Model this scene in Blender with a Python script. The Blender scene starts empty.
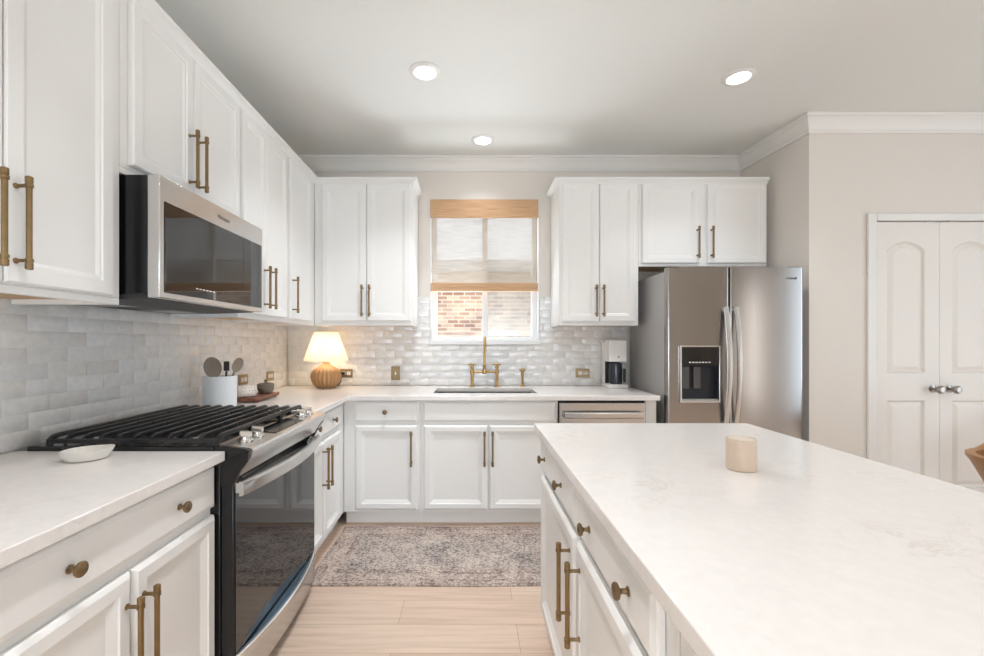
import bpy, bmesh, math, random
from mathutils import Vector, Matrix
random.seed(7)
SC = bpy.context.scene
COL = SC.collection
PI = math.pi

# ------------------------------------------------------------------ camera, world, lights
cam_d = bpy.data.cameras.new('camera')
cam_d.lens = 16.0; cam_d.sensor_width = 36.0; cam_d.sensor_fit = 'HORIZONTAL'
cam_d.shift_x = 22/984; cam_d.shift_y = 14/984
cam_d.clip_start = 0.05
cam = bpy.data.objects.new('camera', cam_d); COL.objects.link(cam)
cam.location = (0, 0, 1.284); cam.rotation_euler = (PI/2, 0, 0)
SC.camera = cam
SC.view_settings.view_transform = 'Standard'
SC.view_settings.look = 'None'
SC.view_settings.exposure = 0.16
SC.view_settings.gamma = 1.0
SC.view_settings.use_curve_mapping = False
SC.cycles.use_denoising = True
SC.cycles.max_bounces = 10
SC.cycles.diffuse_bounces = 6
SC.cycles.transparent_max_bounces = 12
SC.cycles.sample_clamp_indirect = 6.0
SC.cycles.caustics_reflective = False
SC.cycles.caustics_refractive = False

world = bpy.data.worlds.new('sky'); SC.world = world; world.use_nodes = True
wbg = world.node_tree.nodes['Background']
wbg.inputs['Color'].default_value = (0.80, 0.90, 1.0, 1); wbg.inputs['Strength'].default_value = 1.6

def light(name, kind, loc, rot, energy, color, **kw):
    d = bpy.data.lights.new(name, kind); d.energy = energy; d.color = color
    for k, v in kw.items(): setattr(d, k, v)
    o = bpy.data.objects.new(name, d); COL.objects.link(o); o.location = loc; o.rotation_euler = rot
    return o
sun = light('sun', 'SUN', (4, 2, 8), (0, 0, 0), 2.6, (1.0, 0.93, 0.80), angle=0.02)
sun.rotation_euler = Vector((-0.55, 0.36, -0.76)).to_track_quat('-Z', 'Y').to_euler()
# daylight through the living-room window behind the camera and the patio door on the far right
light('rear_window_daylight', 'AREA', (0.05, -3.72, 0.85), (PI/2, 0, 0), 60.0, (0.82, 0.92, 1.0), shape='RECTANGLE', size=2.4, size_y=1.5)
light('patio_door_daylight', 'AREA', (5.18, 1.0, 1.35), (0, PI/2, 0), 22.0, (0.70, 0.86, 1.0), shape='RECTANGLE', size=2.2, size_y=1.5)
light('added_side_band_light', 'AREA', (5.18, -1.5, 1.2), (0, PI/2, 0), 14.0, (1.0, 0.90, 0.80), shape='RECTANGLE', size=1.9, size_y=0.6)  # unseen light added to put a bright band on the refrigerator door
light('kitchen_window_daylight', 'AREA', (0.126, 4.35, 0.95), (math.radians(-122), 0, 0), 92.0, (0.86, 0.94, 1.0), shape='RECTANGLE', size=1.2, size_y=0.5)

# ------------------------------------------------------------------ materials
def new_mat(name):
    m = bpy.data.materials.new(name); m.use_nodes = True
    nt = m.node_tree
    return m, nt, nt.nodes['Principled BSDF']
def pmat(name, color, rough=0.5, metal=0.0, noise=None, bump=None, coat=0.0, spec=None):
    """noise=(scale, amount) varies the colour; bump=(scale, strength, distance)"""
    m, nt, b = new_mat(name)
    b.inputs['Base Color'].default_value = (*color, 1)
    b.inputs['Roughness'].default_value = rough
    b.inputs['Metallic'].default_value = metal
    if coat: b.inputs['Coat Weight'].default_value = coat; b.inputs['Coat Roughness'].default_value = 0.05
    if spec is not None: b.inputs['Specular IOR Level'].default_value = spec
    tc = nt.nodes.new('ShaderNodeTexCoord')
    if noise:
        n = nt.nodes.new('ShaderNodeTexNoise'); n.inputs['Scale'].default_value = noise[0]; n.inputs['Detail'].default_value = 4
        nt.links.new(tc.outputs['Object'], n.inputs['Vector'])
        r = nt.nodes.new('ShaderNodeMapRange'); r.inputs['To Min'].default_value = 1-noise[1]; r.inputs['To Max'].default_value = 1+noise[1]
        nt.links.new(n.outputs['Fac'], r.inputs['Value'])
        mx = nt.nodes.new('ShaderNodeVectorMath'); mx.operation = 'SCALE'; mx.inputs[0].default_value = color
        nt.links.new(r.outputs['Result'], mx.inputs['Scale']); nt.links.new(mx.outputs[0], b.inputs['Base Color'])
    if bump:
        n = nt.nodes.new('ShaderNodeTexNoise'); n.inputs['Scale'].default_value = bump[0]; n.inputs['Detail'].default_value = 3
        nt.links.new(tc.outputs['Object'], n.inputs['Vector'])
        bp = nt.nodes.new('ShaderNodeBump'); bp.inputs['Strength'].default_value = bump[1]; bp.inputs['Distance'].default_value = bump[2]
        nt.links.new(n.outputs['Fac'], bp.inputs['Height']); nt.links.new(bp.outputs['Normal'], b.inputs['Normal'])
    return m
def N(nt, t, **kw):
    n = nt.nodes.new(t)
    for k, v in kw.items():
        if k in n.inputs: n.inputs[k].default_value = v
        else: setattr(n, k, v)
    return n
def mapping(nt, scale=(1, 1, 1), rot=(0, 0, 0), loc=(0, 0, 0)):
    tc = nt.nodes.new('ShaderNodeTexCoord'); mp = nt.nodes.new('ShaderNodeMapping')
    mp.inputs['Scale'].default_value = scale; mp.inputs['Rotation'].default_value = rot; mp.inputs['Location'].default_value = loc
    nt.links.new(tc.outputs['Object'], mp.inputs['Vector'])
    return mp
def ramp(nt, stops):
    r = nt.nodes.new('ShaderNodeValToRGB'); e = r.color_ramp.elements
    e[0].position = stops[0][0]; e[0].color = (*stops[0][1], 1)
    e[1].position = stops[-1][0]; e[1].color = (*stops[-1][1], 1)
    for p, c in stops[1:-1]:
        x = e.new(p); x.color = (*c, 1)
    return r

M = {}
M['cab'] = pmat('white_cabinet_paint', (0.86, 0.86, 0.85), 0.32)
M['trim'] = pmat('white_trim_paint', (0.80, 0.785, 0.755), 0.4)
M['wall'] = pmat('warm_white_wall_paint', (0.74, 0.695, 0.645), 0.75, bump=(90, 0.25, 0.003))
M['ceil'] = pmat('textured_ceiling_paint', (0.78, 0.79, 0.765), 0.85, bump=(110, 0.45, 0.004))
M['door'] = pmat('door_paint', (0.79, 0.755, 0.71), 0.45)
M['ply'] = pmat('birch_underside', (0.62, 0.42, 0.24), 0.6, noise=(12, 0.15))
M['brass'] = pmat('aged_brass', (0.28, 0.19, 0.095), 0.34, 1.0, noise=(40, 0.2))
M['brassd'] = pmat('dark_bronze', (0.26, 0.185, 0.105), 0.36, 1.0, noise=(40, 0.2))
M['gold'] = pmat('brushed_gold', (0.50, 0.33, 0.14), 0.3, 1.0)
M['black'] = pmat('black_enamel', (0.006, 0.006, 0.007), 0.18)
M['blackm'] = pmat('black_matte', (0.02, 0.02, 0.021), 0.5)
M['iron'] = pmat('cast_iron', (0.009, 0.009, 0.010), 0.3, bump=(200, 0.08, 0.001))
M['glassblk'] = pmat('black_glass', (0.008, 0.008, 0.009), 0.03, 0.0, spec=0.8)
M['chrome'] = pmat('chrome', (0.75, 0.74, 0.72), 0.12, 1.0)
M['nickel'] = pmat('satin_nickel', (0.36, 0.33, 0.30), 0.3, 1.0)
M['white'] = pmat('white_plastic', (0.82, 0.81, 0.79), 0.35)
M['vinyl'] = pmat('white_vinyl', (0.85, 0.86, 0.87), 0.35)
M['crock'] = pmat('white_glazed_stoneware', (0.70, 0.73, 0.75), 0.4, noise=(20, 0.04))
M['ceramic'] = pmat('speckled_ceramic', (0.70, 0.68, 0.64), 0.35, noise=(60, 0.12))
M['hob'] = pmat('hobnail_porcelain', (0.74, 0.70, 0.66), 0.25)
M['pot'] = pmat('brown_grey_clay', (0.17, 0.135, 0.105), 0.6, noise=(30, 0.25))
M['spoon'] = pmat('weathered_grey_wood', (0.25, 0.20, 0.155), 0.6, noise=(18, 0.25))
M['candle'] = pmat('cream_stoneware', (0.60, 0.485, 0.385), 0.55, noise=(70, 0.06))
M['candletop'] = pmat('pale_wax', (0.74, 0.66, 0.57), 0.5)
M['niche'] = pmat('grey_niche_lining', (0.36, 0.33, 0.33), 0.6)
M['chair'] = pmat('tan_oak', (0.46, 0.24, 0.105), 0.42, noise=(9, 0.25))
M['darkwood'] = pmat('dark_walnut', (0.10, 0.035, 0.02), 0.4, noise=(9, 0.3))
M['cushion'] = pmat('lilac_grey_weave', (0.42, 0.38, 0.42), 0.9, noise=(60, 0.5))
M['grout'] = pmat('grout', (0.78, 0.765, 0.74), 0.9)
M['cord'] = pmat('cream_cord', (0.75, 0.70, 0.64), 0.5)
M['concrete'] = pmat('patio_concrete', (0.60, 0.57, 0.53), 0.9, noise=(3, 0.1))
M['bluereflect'] = pmat('painted_blue_reflection', (0.36, 0.50, 0.64), 0.22, 1.0)  # window reflection on the range drawer, painted as blue metal
M['fascia'] = pmat('grey_fascia', (0.40, 0.42, 0.44), 0.6)
M['shaftl'] = pmat('dark_grey_plastic', (0.09, 0.088, 0.088), 0.3)
M['shaft'] = pmat('reservoir_smoke', (0.03, 0.035, 0.045), 0.1)

def steel(name, color, rough, scale, aniso=0.5):
    m, nt, b = new_mat(name)
    b.inputs['Metallic'].default_value = 1; b.inputs['Base Color'].default_value = (*color, 1)
    b.inputs['Anisotropic'].default_value = aniso
    mp = mapping(nt, scale)
    n = N(nt, 'ShaderNodeTexNoise', Scale=1.0, Detail=3.0); nt.links.new(mp.outputs[0], n.inputs['Vector'])
    r = N(nt, 'ShaderNodeMapRange'); r.inputs['To Min'].default_value = rough-0.05; r.inputs['To Max'].default_value = rough+0.06
    nt.links.new(n.outputs['Fac'], r.inputs['Value']); nt.links.new(r.outputs['Result'], b.inputs['Roughness'])
    bp = N(nt, 'ShaderNodeBump'); bp.inputs['Strength'].default_value = 0.02; bp.inputs['Distance'].default_value = 0.001
    nt.links.new(n.outputs['Fac'], bp.inputs['Height']); nt.links.new(bp.outputs['Normal'], b.inputs['Normal'])
    return m
M['steel'] = steel('brushed_stainless', (0.63, 0.62, 0.61), 0.24, (4, 4, 300), 0.0)
M['steelv'] = steel('brushed_stainless_upright', (0.37, 0.35, 0.335), 0.2, (300, 300, 3), 0.0)
M['steeld'] = steel('bright_stainless', (0.66, 0.65, 0.64), 0.22, (4, 300, 300), 0.0)
M['sinkm'] = steel('satin_sink_steel', (0.30, 0.30, 0.30), 0.38, (4, 300, 300), 0.0)
M['plate'] = pmat('lacquered_brass_plate', (0.40, 0.31, 0.19), 0.35, 1.0)
M['case'] = pmat('grey_fridge_case', (0.46, 0.45, 0.44), 0.4, 0.3)

def quartz():
    m, nt, b = new_mat('white_quartz')
    mp = mapping(nt, (1, 1, 1))
    n1 = N(nt, 'ShaderNodeTexNoise', Scale=5.0, Detail=8.0, Roughness=0.65, Distortion=1.6); nt.links.new(mp.outputs[0], n1.inputs['Vector'])
    r1 = ramp(nt, [(0.0, (0, 0, 0)), (0.475, (0, 0, 0)), (0.5, (1, 1, 1)), (0.525, (0, 0, 0)), (1.0, (0, 0, 0))])
    nt.links.new(n1.outputs['Fac'], r1.inputs['Fac'])
    n2 = N(nt, 'ShaderNodeTexNoise', Scale=3.0, Detail=3.0); nt.links.new(mp.outputs[0], n2.inputs['Vector'])
    r2 = ramp(nt, [(0.5, (0, 0, 0)), (0.75, (1, 1, 1))]); nt.links.new(n2.outputs['Fac'], r2.inputs['Fac'])
    mu = N(nt, 'ShaderNodeMath', operation='MULTIPLY'); nt.links.new(r1.outputs['Color'], mu.inputs[0]); nt.links.new(r2.outputs['Color'], mu.inputs[1])
    mu2 = N(nt, 'ShaderNodeMath', operation='MULTIPLY'); mu2.inputs[1].default_value = 0.55; nt.links.new(mu.outputs[0], mu2.inputs[0])
    n3 = N(nt, 'ShaderNodeTexNoise', Scale=45.0, Detail=4.0); nt.links.new(mp.outputs[0], n3.inputs['Vector'])
    base = ramp(nt, [(0.3, (0.80, 0.77, 0.75)), (0.7, (0.835, 0.81, 0.79))]); nt.links.new(n3.outputs['Fac'], base.inputs['Fac'])
    mx = N(nt, 'ShaderNodeMix', data_type='RGBA'); nt.links.new(mu2.outputs[0], mx.inputs['Factor'])
    nt.links.new(base.outputs['Color'], mx.inputs[6]); mx.inputs[7].default_value = (0.58, 0.50, 0.43, 1)
    nt.links.new(mx.outputs[2], b.inputs['Base Color'])
    b.inputs['Roughness'].default_value = 0.16
    return m
M['quartz'] = quartz()

def tile_mat():
    m, nt, b = new_mat('zellige_glaze')
    a = N(nt, 'ShaderNodeAttribute', attribute_name='tint')
    mp = mapping(nt)
    n = N(nt, 'ShaderNodeTexNoise', Scale=38.0, Detail=3.0); nt.links.new(mp.outputs[0], n.inputs['Vector'])
    r = N(nt, 'ShaderNodeMapRange'); r.inputs['To Min'].default_value = 0.86; r.inputs['To Max'].default_value = 1.12
    nt.links.new(n.outputs['Fac'], r.inputs['Value'])
    v = N(nt, 'ShaderNodeVectorMath', operation='SCALE'); nt.links.new(a.outputs['Color'], v.inputs[0]); nt.links.new(r.outputs['Result'], v.inputs['Scale'])
    nt.links.new(v.outputs[0], b.inputs['Base Color'])
    b.inputs['Roughness'].default_value = 0.13; b.inputs['Specular IOR Level'].default_value = 0.6
    n2 = N(nt, 'ShaderNodeTexNoise', Scale=22.0, Detail=3.0, Roughness=0.55); nt.links.new(mp.outputs[0], n2.inputs['Vector'])
    bp = N(nt, 'ShaderNodeBump'); bp.inputs['Strength'].default_value = 0.22; bp.inputs['Distance'].default_value = 0.006
    nt.links.new(n2.outputs['Fac'], bp.inputs['Height']); nt.links.new(bp.outputs['Normal'], b.inputs['Normal']); nt.links.new(bp.outputs['Normal'], b.inputs['Coat Normal'])
    return m
M['tile'] = tile_mat()

def floor_mat():
    m, nt, b = new_mat('light_oak_planks')
    mp = mapping(nt)
    br = N(nt, 'ShaderNodeTexBrick', Scale=1.0); nt.links.new(mp.outputs[0], br.inputs['Vector'])
    br.offset = 0.37; br.inputs['Brick Width'].default_value = 1.45; br.inputs['Row Height'].default_value = 0.185
    br.inputs['Mortar Size'].default_value = 0.0012; br.inputs['Mortar Smooth'].default_value = 0.2
    br.inputs['Color1'].default_value = (0.63, 0.475, 0.37, 1); br.inputs['Color2'].default_value = (0.715, 0.57, 0.455, 1); br.inputs['Mortar'].default_value = (0.36, 0.25, 0.16, 1)
    mg = mapping(nt, (1.2, 26, 1)); g = N(nt, 'ShaderNodeTexNoise', Scale=1.6, Detail=8.0, Roughness=0.65, Distortion=0.3); nt.links.new(mg.outputs[0], g.inputs['Vector'])
    gr = ramp(nt, [(0.3, (0.80, 0.76, 0.72)), (0.55, (1.0, 1.0, 1.0)), (0.75, (1.10, 1.10, 1.10))]); nt.links.new(g.outputs['Fac'], gr.inputs['Fac'])
    mx = N(nt, 'ShaderNodeMix', data_type='RGBA', blend_type='MULTIPLY'); mx.inputs['Factor'].default_value = 1
    nt.links.new(br.outputs['Color'], mx.inputs[6]); nt.links.new(gr.outputs['Color'], mx.inputs[7])
    nt.links.new(mx.outputs[2], b.inputs['Base Color']); b.inputs['Roughness'].default_value = 0.42
    return m
M['floor'] = floor_mat()

def brick_mat():
    m, nt, b = new_mat('mixed_red_brick')
    mp = mapping(nt, (1, 1, 1), (PI/2, 0, 0))
    br = N(nt, 'ShaderNodeTexBrick', Scale=1.0); nt.links.new(mp.outputs[0], br.inputs['Vector'])
    br.inputs['Brick Width'].default_value = 0.17; br.inputs['Row Height'].default_value = 0.060; br.inputs['Mortar Size'].default_value = 0.008
    br.inputs['Color1'].default_value = (0.30, 0.16, 0.11, 1); br.inputs['Color2'].default_value = (0.58, 0.45, 0.34, 1); br.inputs['Mortar'].default_value = (0.60, 0.54, 0.46, 1)
    br.inputs['Bias'].default_value = 0.1
    n = N(nt, 'ShaderNodeTexNoise', Scale=4.0, Detail=3.0); nt.links.new(mp.outputs[0], n.inputs['Vector'])
    r = ramp(nt, [(0.3, (0.75, 0.75, 0.8)), (0.7, (1.2, 1.15, 1.1))]); nt.links.new(n.outputs['Fac'], r.inputs['Fac'])
    mx = N(nt, 'ShaderNodeMix', data_type='RGBA', blend_type='MULTIPLY'); mx.inputs['Factor'].default_value = 1
    nt.links.new(br.outputs['Color'], mx.inputs[6]); nt.links.new(r.outputs['Color'], mx.inputs[7])
    nt.links.new(mx.outputs[2], b.inputs['Base Color']); b.inputs['Roughness'].default_value = 0.9
    return m
M['brick'] = brick_mat()

def wood_mat(name, c1, c2, scale=(6, 60, 60), rough=0.5):
    m, nt, b = new_mat(name)
    mp = mapping(nt, scale); n = N(nt, 'ShaderNodeTexNoise', Scale=1.0, Detail=5.0); nt.links.new(mp.outputs[0], n.inputs['Vector'])
    r = ramp(nt, [(0.3, c1), (0.7, c2)]); nt.links.new(n.outputs['Fac'], r.inputs['Fac'])
    nt.links.new(r.outputs['Color'], b.inputs['Base Color']); b.inputs['Roughness'].default_value = rough
    return m
M['bamboo'] = wood_mat('woven_bamboo', (0.50, 0.285, 0.15), (0.66, 0.43, 0.25), (5, 5, 220))
M['board'] = wood_mat('red_brown_board', (0.14, 0.05, 0.03), (0.27, 0.115, 0.07), (50, 6, 50), 0.45)

def shade_weave():
    m, nt, b = new_mat('woven_wood_shade')
    out = nt.nodes['Material Output']
    mp = mapping(nt, (7, 1, 230)); n = N(nt, 'ShaderNodeTexNoise', Scale=1.0, Detail=2.0); nt.links.new(mp.outputs[0], n.inputs['Vector'])
    r = ramp(nt, [(0.35, (0.44, 0.38, 0.31)), (0.65, (0.60, 0.54, 0.47))]); nt.links.new(n.outputs['Fac'], r.inputs['Fac'])
    tr = N(nt, 'ShaderNodeBsdfTranslucent'); nt.links.new(r.outputs['Color'], tr.inputs['Color'])
    df = N(nt, 'ShaderNodeBsdfDiffuse'); nt.links.new(r.outputs['Color'], df.inputs['Color'])
    m1 = N(nt, 'ShaderNodeMixShader'); m1.inputs[0].default_value = 0.28; nt.links.new(df.outputs[0], m1.inputs[1]); nt.links.new(tr.outputs[0], m1.inputs[2])
    tp = N(nt, 'ShaderNodeBsdfTransparent')
    fr = N(nt, 'ShaderNodeMapRange'); fr.inputs['From Min'].default_value = 0.35; fr.inputs['From Max'].default_value = 0.65
    fr.inputs['To Min'].default_value = 0.44; fr.inputs['To Max'].default_value = 0.56; nt.links.new(n.outputs['Fac'], fr.inputs['Value'])
    m2 = N(nt, 'ShaderNodeMixShader'); nt.links.new(fr.outputs['Result'], m2.inputs[0]); nt.links.new(m1.outputs[0], m2.inputs[1]); nt.links.new(tp.outputs[0], m2.inputs[2])
    nt.links.new(m2.outputs[0], out.inputs['Surface'])
    return m
M['weave'] = shade_weave()

def mixed(name, a_kind, a_col, fac, gloss=False):
    m, nt, b = new_mat(name); out = nt.nodes['Material Output']
    s1 = N(nt, a_kind); s1.inputs['Color'].default_value = (*a_col, 1)
    if gloss: s1.inputs['Roughness'].default_value = 0.02
    tp = N(nt, 'ShaderNodeBsdfTransparent'); mx = N(nt, 'ShaderNodeMixShader'); mx.inputs[0].default_value = fac
    nt.links.new(tp.outputs[0], mx.inputs[1]); nt.links.new(s1.outputs[0], mx.inputs[2]); nt.links.new(mx.outputs[0], out.inputs['Surface'])
    return m
M['pane'] = mixed('window_glass', 'ShaderNodeBsdfGlossy', (1, 1, 1), 0.008, True)
M['screen'] = mixed('insect_screen', 'ShaderNodeBsdfTranslucent', (0.13, 0.125, 0.115), 0.36)

def lampshade():
    m, nt, b = new_mat('pleated_linen'); out = nt.nodes['Material Output']
    tr = N(nt, 'ShaderNodeBsdfTranslucent'); tr.inputs['Color'].default_value = (0.88, 0.83, 0.75, 1)
    df = N(nt, 'ShaderNodeBsdfDiffuse'); df.inputs['Color'].default_value = (0.85, 0.81, 0.76, 1)
    mx = N(nt, 'ShaderNodeMixShader'); mx.inputs[0].default_value = 0.6
    nt.links.new(df.outputs[0], mx.inputs[1]); nt.links.new(tr.outputs[0], mx.inputs[2]); nt.links.new(mx.outputs[0], out.inputs['Surface'])
    return m
M['pleat'] = lampshade()

def wicker():
    m, nt, b = new_mat('woven_rattan')
    mp = mapping(nt); w = N(nt, 'ShaderNodeTexWave', Scale=42.0, Distortion=1.5); w.bands_direction = 'Z'; nt.links.new(mp.outputs[0], w.inputs['Vector'])
    r = ramp(nt, [(0.1, (0.30, 0.15, 0.06)), (0.7, (0.64, 0.38, 0.18))]); nt.links.new(w.outputs['Fac'], r.inputs['Fac'])
    nt.links.new(r.outputs['Color'], b.inputs['Base Color']); b.inputs['Roughness'].default_value = 0.55
    bp = N(nt, 'ShaderNodeBump'); bp.inputs['Strength'].default_value = 0.8; bp.inputs['Distance'].default_value = 0.004
    nt.links.new(w.outputs['Fac'], bp.inputs['Height']); nt.links.new(bp.outputs['Normal'], b.inputs['Normal'])
    return m
M['wicker'] = wicker()

def emis(name, color, s):
    m, nt, b = new_mat(name); b.inputs['Base Color'].default_value = (0.8, 0.8, 0.8, 1)
    b.inputs['Emission Color'].default_value = (*color, 1); b.inputs['Emission Strength'].default_value = s
    return m
M['canlens'] = emis('lit_diffuser', (1, 0.95, 0.88), 9.0)
M['bulb'] = emis('lit_bulb', (1, 0.78, 0.5), 3.0)
M['icon'] = emis('lit_icons', (0.75, 0.85, 0.95), 0.05)

def rug_mat():
    m, nt, b = new_mat('faded_persian_weave')
    tc = N(nt, 'ShaderNodeTexCoord'); sp = N(nt, 'ShaderNodeSeparateXYZ'); nt.links.new(tc.outputs['Object'], sp.inputs[0])
    L = nt.links
    def mth(op, a, bb=None, c=None):
        n = N(nt, 'ShaderNodeMath', operation=op)
        for i, v in enumerate((a, bb, c)):
            if v is None: continue
            if isinstance(v, (int, float)): n.inputs[i].default_value = v
            else: L.new(v, n.inputs[i])
        return n.outputs[0]
    X, Y = sp.outputs[0], sp.outputs[1]
    wob = N(nt, 'ShaderNodeTexNoise', Scale=30.0, Detail=2.0); L.new(tc.outputs['Object'], wob.inputs['Vector'])
    wv = mth('MULTIPLY', mth('SUBTRACT', wob.outputs['Fac'], 0.5), 0.06)
    ay = mth('ADD', mth('ABSOLUTE', Y), wv); ax = mth('ADD', mth('ABSOLUTE', X), wv)
    d = mth('MINIMUM', mth('SUBTRACT', 0.365, ay), mth('SUBTRACT', 1.15, ax))       # distance to the border
    # border guard lines
    def band(v, c, w): return mth('LESS_THAN', mth('ABSOLUTE', mth('SUBTRACT', v, c)), w)
    lines = mth('ADD', mth('ADD', band(d, 0.012, 0.007), band(d, 0.05, 0.006)), mth('ADD', band(d, 0.125, 0.008), band(d, 0.15, 0.004)))
    # medallions repeating along the runner
    px = mth('SUBTRACT', mth('FRACT', mth('ADD', mth('MULTIPLY', X, 1/0.52), 0.31)), 0.5)
    dia = mth('ADD', mth('ABSOLUTE', mth('MULTIPLY', px, 0.52)), mth('MULTIPLY', ay, 0.95))
    rings = mth('ADD', mth('ADD', band(dia, 0.2, 0.012), band(dia, 0.14, 0.03)), band(dia, 0.05, 0.02))
    inside = mth('GREATER_THAN', d, 0.155)
    rings = mth('MULTIPLY', rings, inside)
    vo = N(nt, 'ShaderNodeTexVoronoi', Scale=34.0); vo.feature = 'DISTANCE_TO_EDGE'; L.new(tc.outputs['Object'], vo.inputs['Vector'])
    floral = mth('LESS_THAN', vo.outputs['Distance'], 0.10)
    vo2 = N(nt, 'ShaderNodeTexVoronoi', Scale=55.0); L.new(tc.outputs['Object'], vo2.inputs['Vector'])
    spots = mth('LESS_THAN', vo2.outputs['Distance'], 0.28)
    pat = mth('MINIMUM', mth('ADD', mth('ADD', mth('MULTIPLY', lines, 0.55), mth('MULTIPLY', rings, 0.22)), mth('ADD', mth('MULTIPLY', floral, 0.5), mth('MULTIPLY', spots, 0.35))), 1.0)
    fade = N(nt, 'ShaderNodeTexNoise', Scale=5.0, Detail=6.0, Roughness=0.7); L.new(tc.outputs['Object'], fade.inputs['Vector'])
    fr = N(nt, 'ShaderNodeMapRange'); fr.inputs['From Min'].default_value = 0.3; fr.inputs['From Max'].default_value = 0.7; L.new(fade.outputs['Fac'], fr.inputs['Value'])
    fine = N(nt, 'ShaderNodeTexNoise', Scale=75.0, Detail=4.0, Roughness=0.7); L.new(tc.outputs['Object'], fine.inputs['Vector'])
    fac = mth('MULTIPLY', pat, mth('ADD', 0.15, mth('MULTIPLY', fr.outputs['Result'], 1.0)))
    fac = mth('ADD', fac, mth('MULTIPLY', mth('SUBTRACT', fine.outputs['Fac'], 0.47), 3.2))
    bcol = N(nt, 'ShaderNodeMix', data_type='RGBA'); L.new(fr.outputs['Result'], bcol.inputs['Factor'])
    bcol.inputs[6].default_value = (0.65, 0.55, 0.48, 1); bcol.inputs[7].default_value = (0.42, 0.34, 0.30, 1)
    dcol = N(nt, 'ShaderNodeMix', data_type='RGBA'); L.new(inside, dcol.inputs['Factor'])
    dcol.inputs[6].default_value = (0.14, 0.095, 0.085, 1); dcol.inputs[7].default_value = (0.085, 0.095, 0.105, 1)
    mx = N(nt, 'ShaderNodeMix', data_type='RGBA'); L.new(fac, mx.inputs['Factor']); mx.clamp_factor = True
    L.new(bcol.outputs[2], mx.inputs[6]); L.new(dcol.outputs[2], mx.inputs[7])
    L.new(mx.outputs[2], b.inputs['Base Color']); b.inputs['Roughness'].default_value = 0.95
    bp = N(nt, 'ShaderNodeBump'); bp.inputs['Strength'].default_value = 0.4; bp.inputs['Distance'].default_value = 0.003
    L.new(fine.outputs['Fac'], bp.inputs['Height']); L.new(bp.outputs['Normal'], b.inputs['Normal'])
    return m
M['rug'] = rug_mat()

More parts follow.
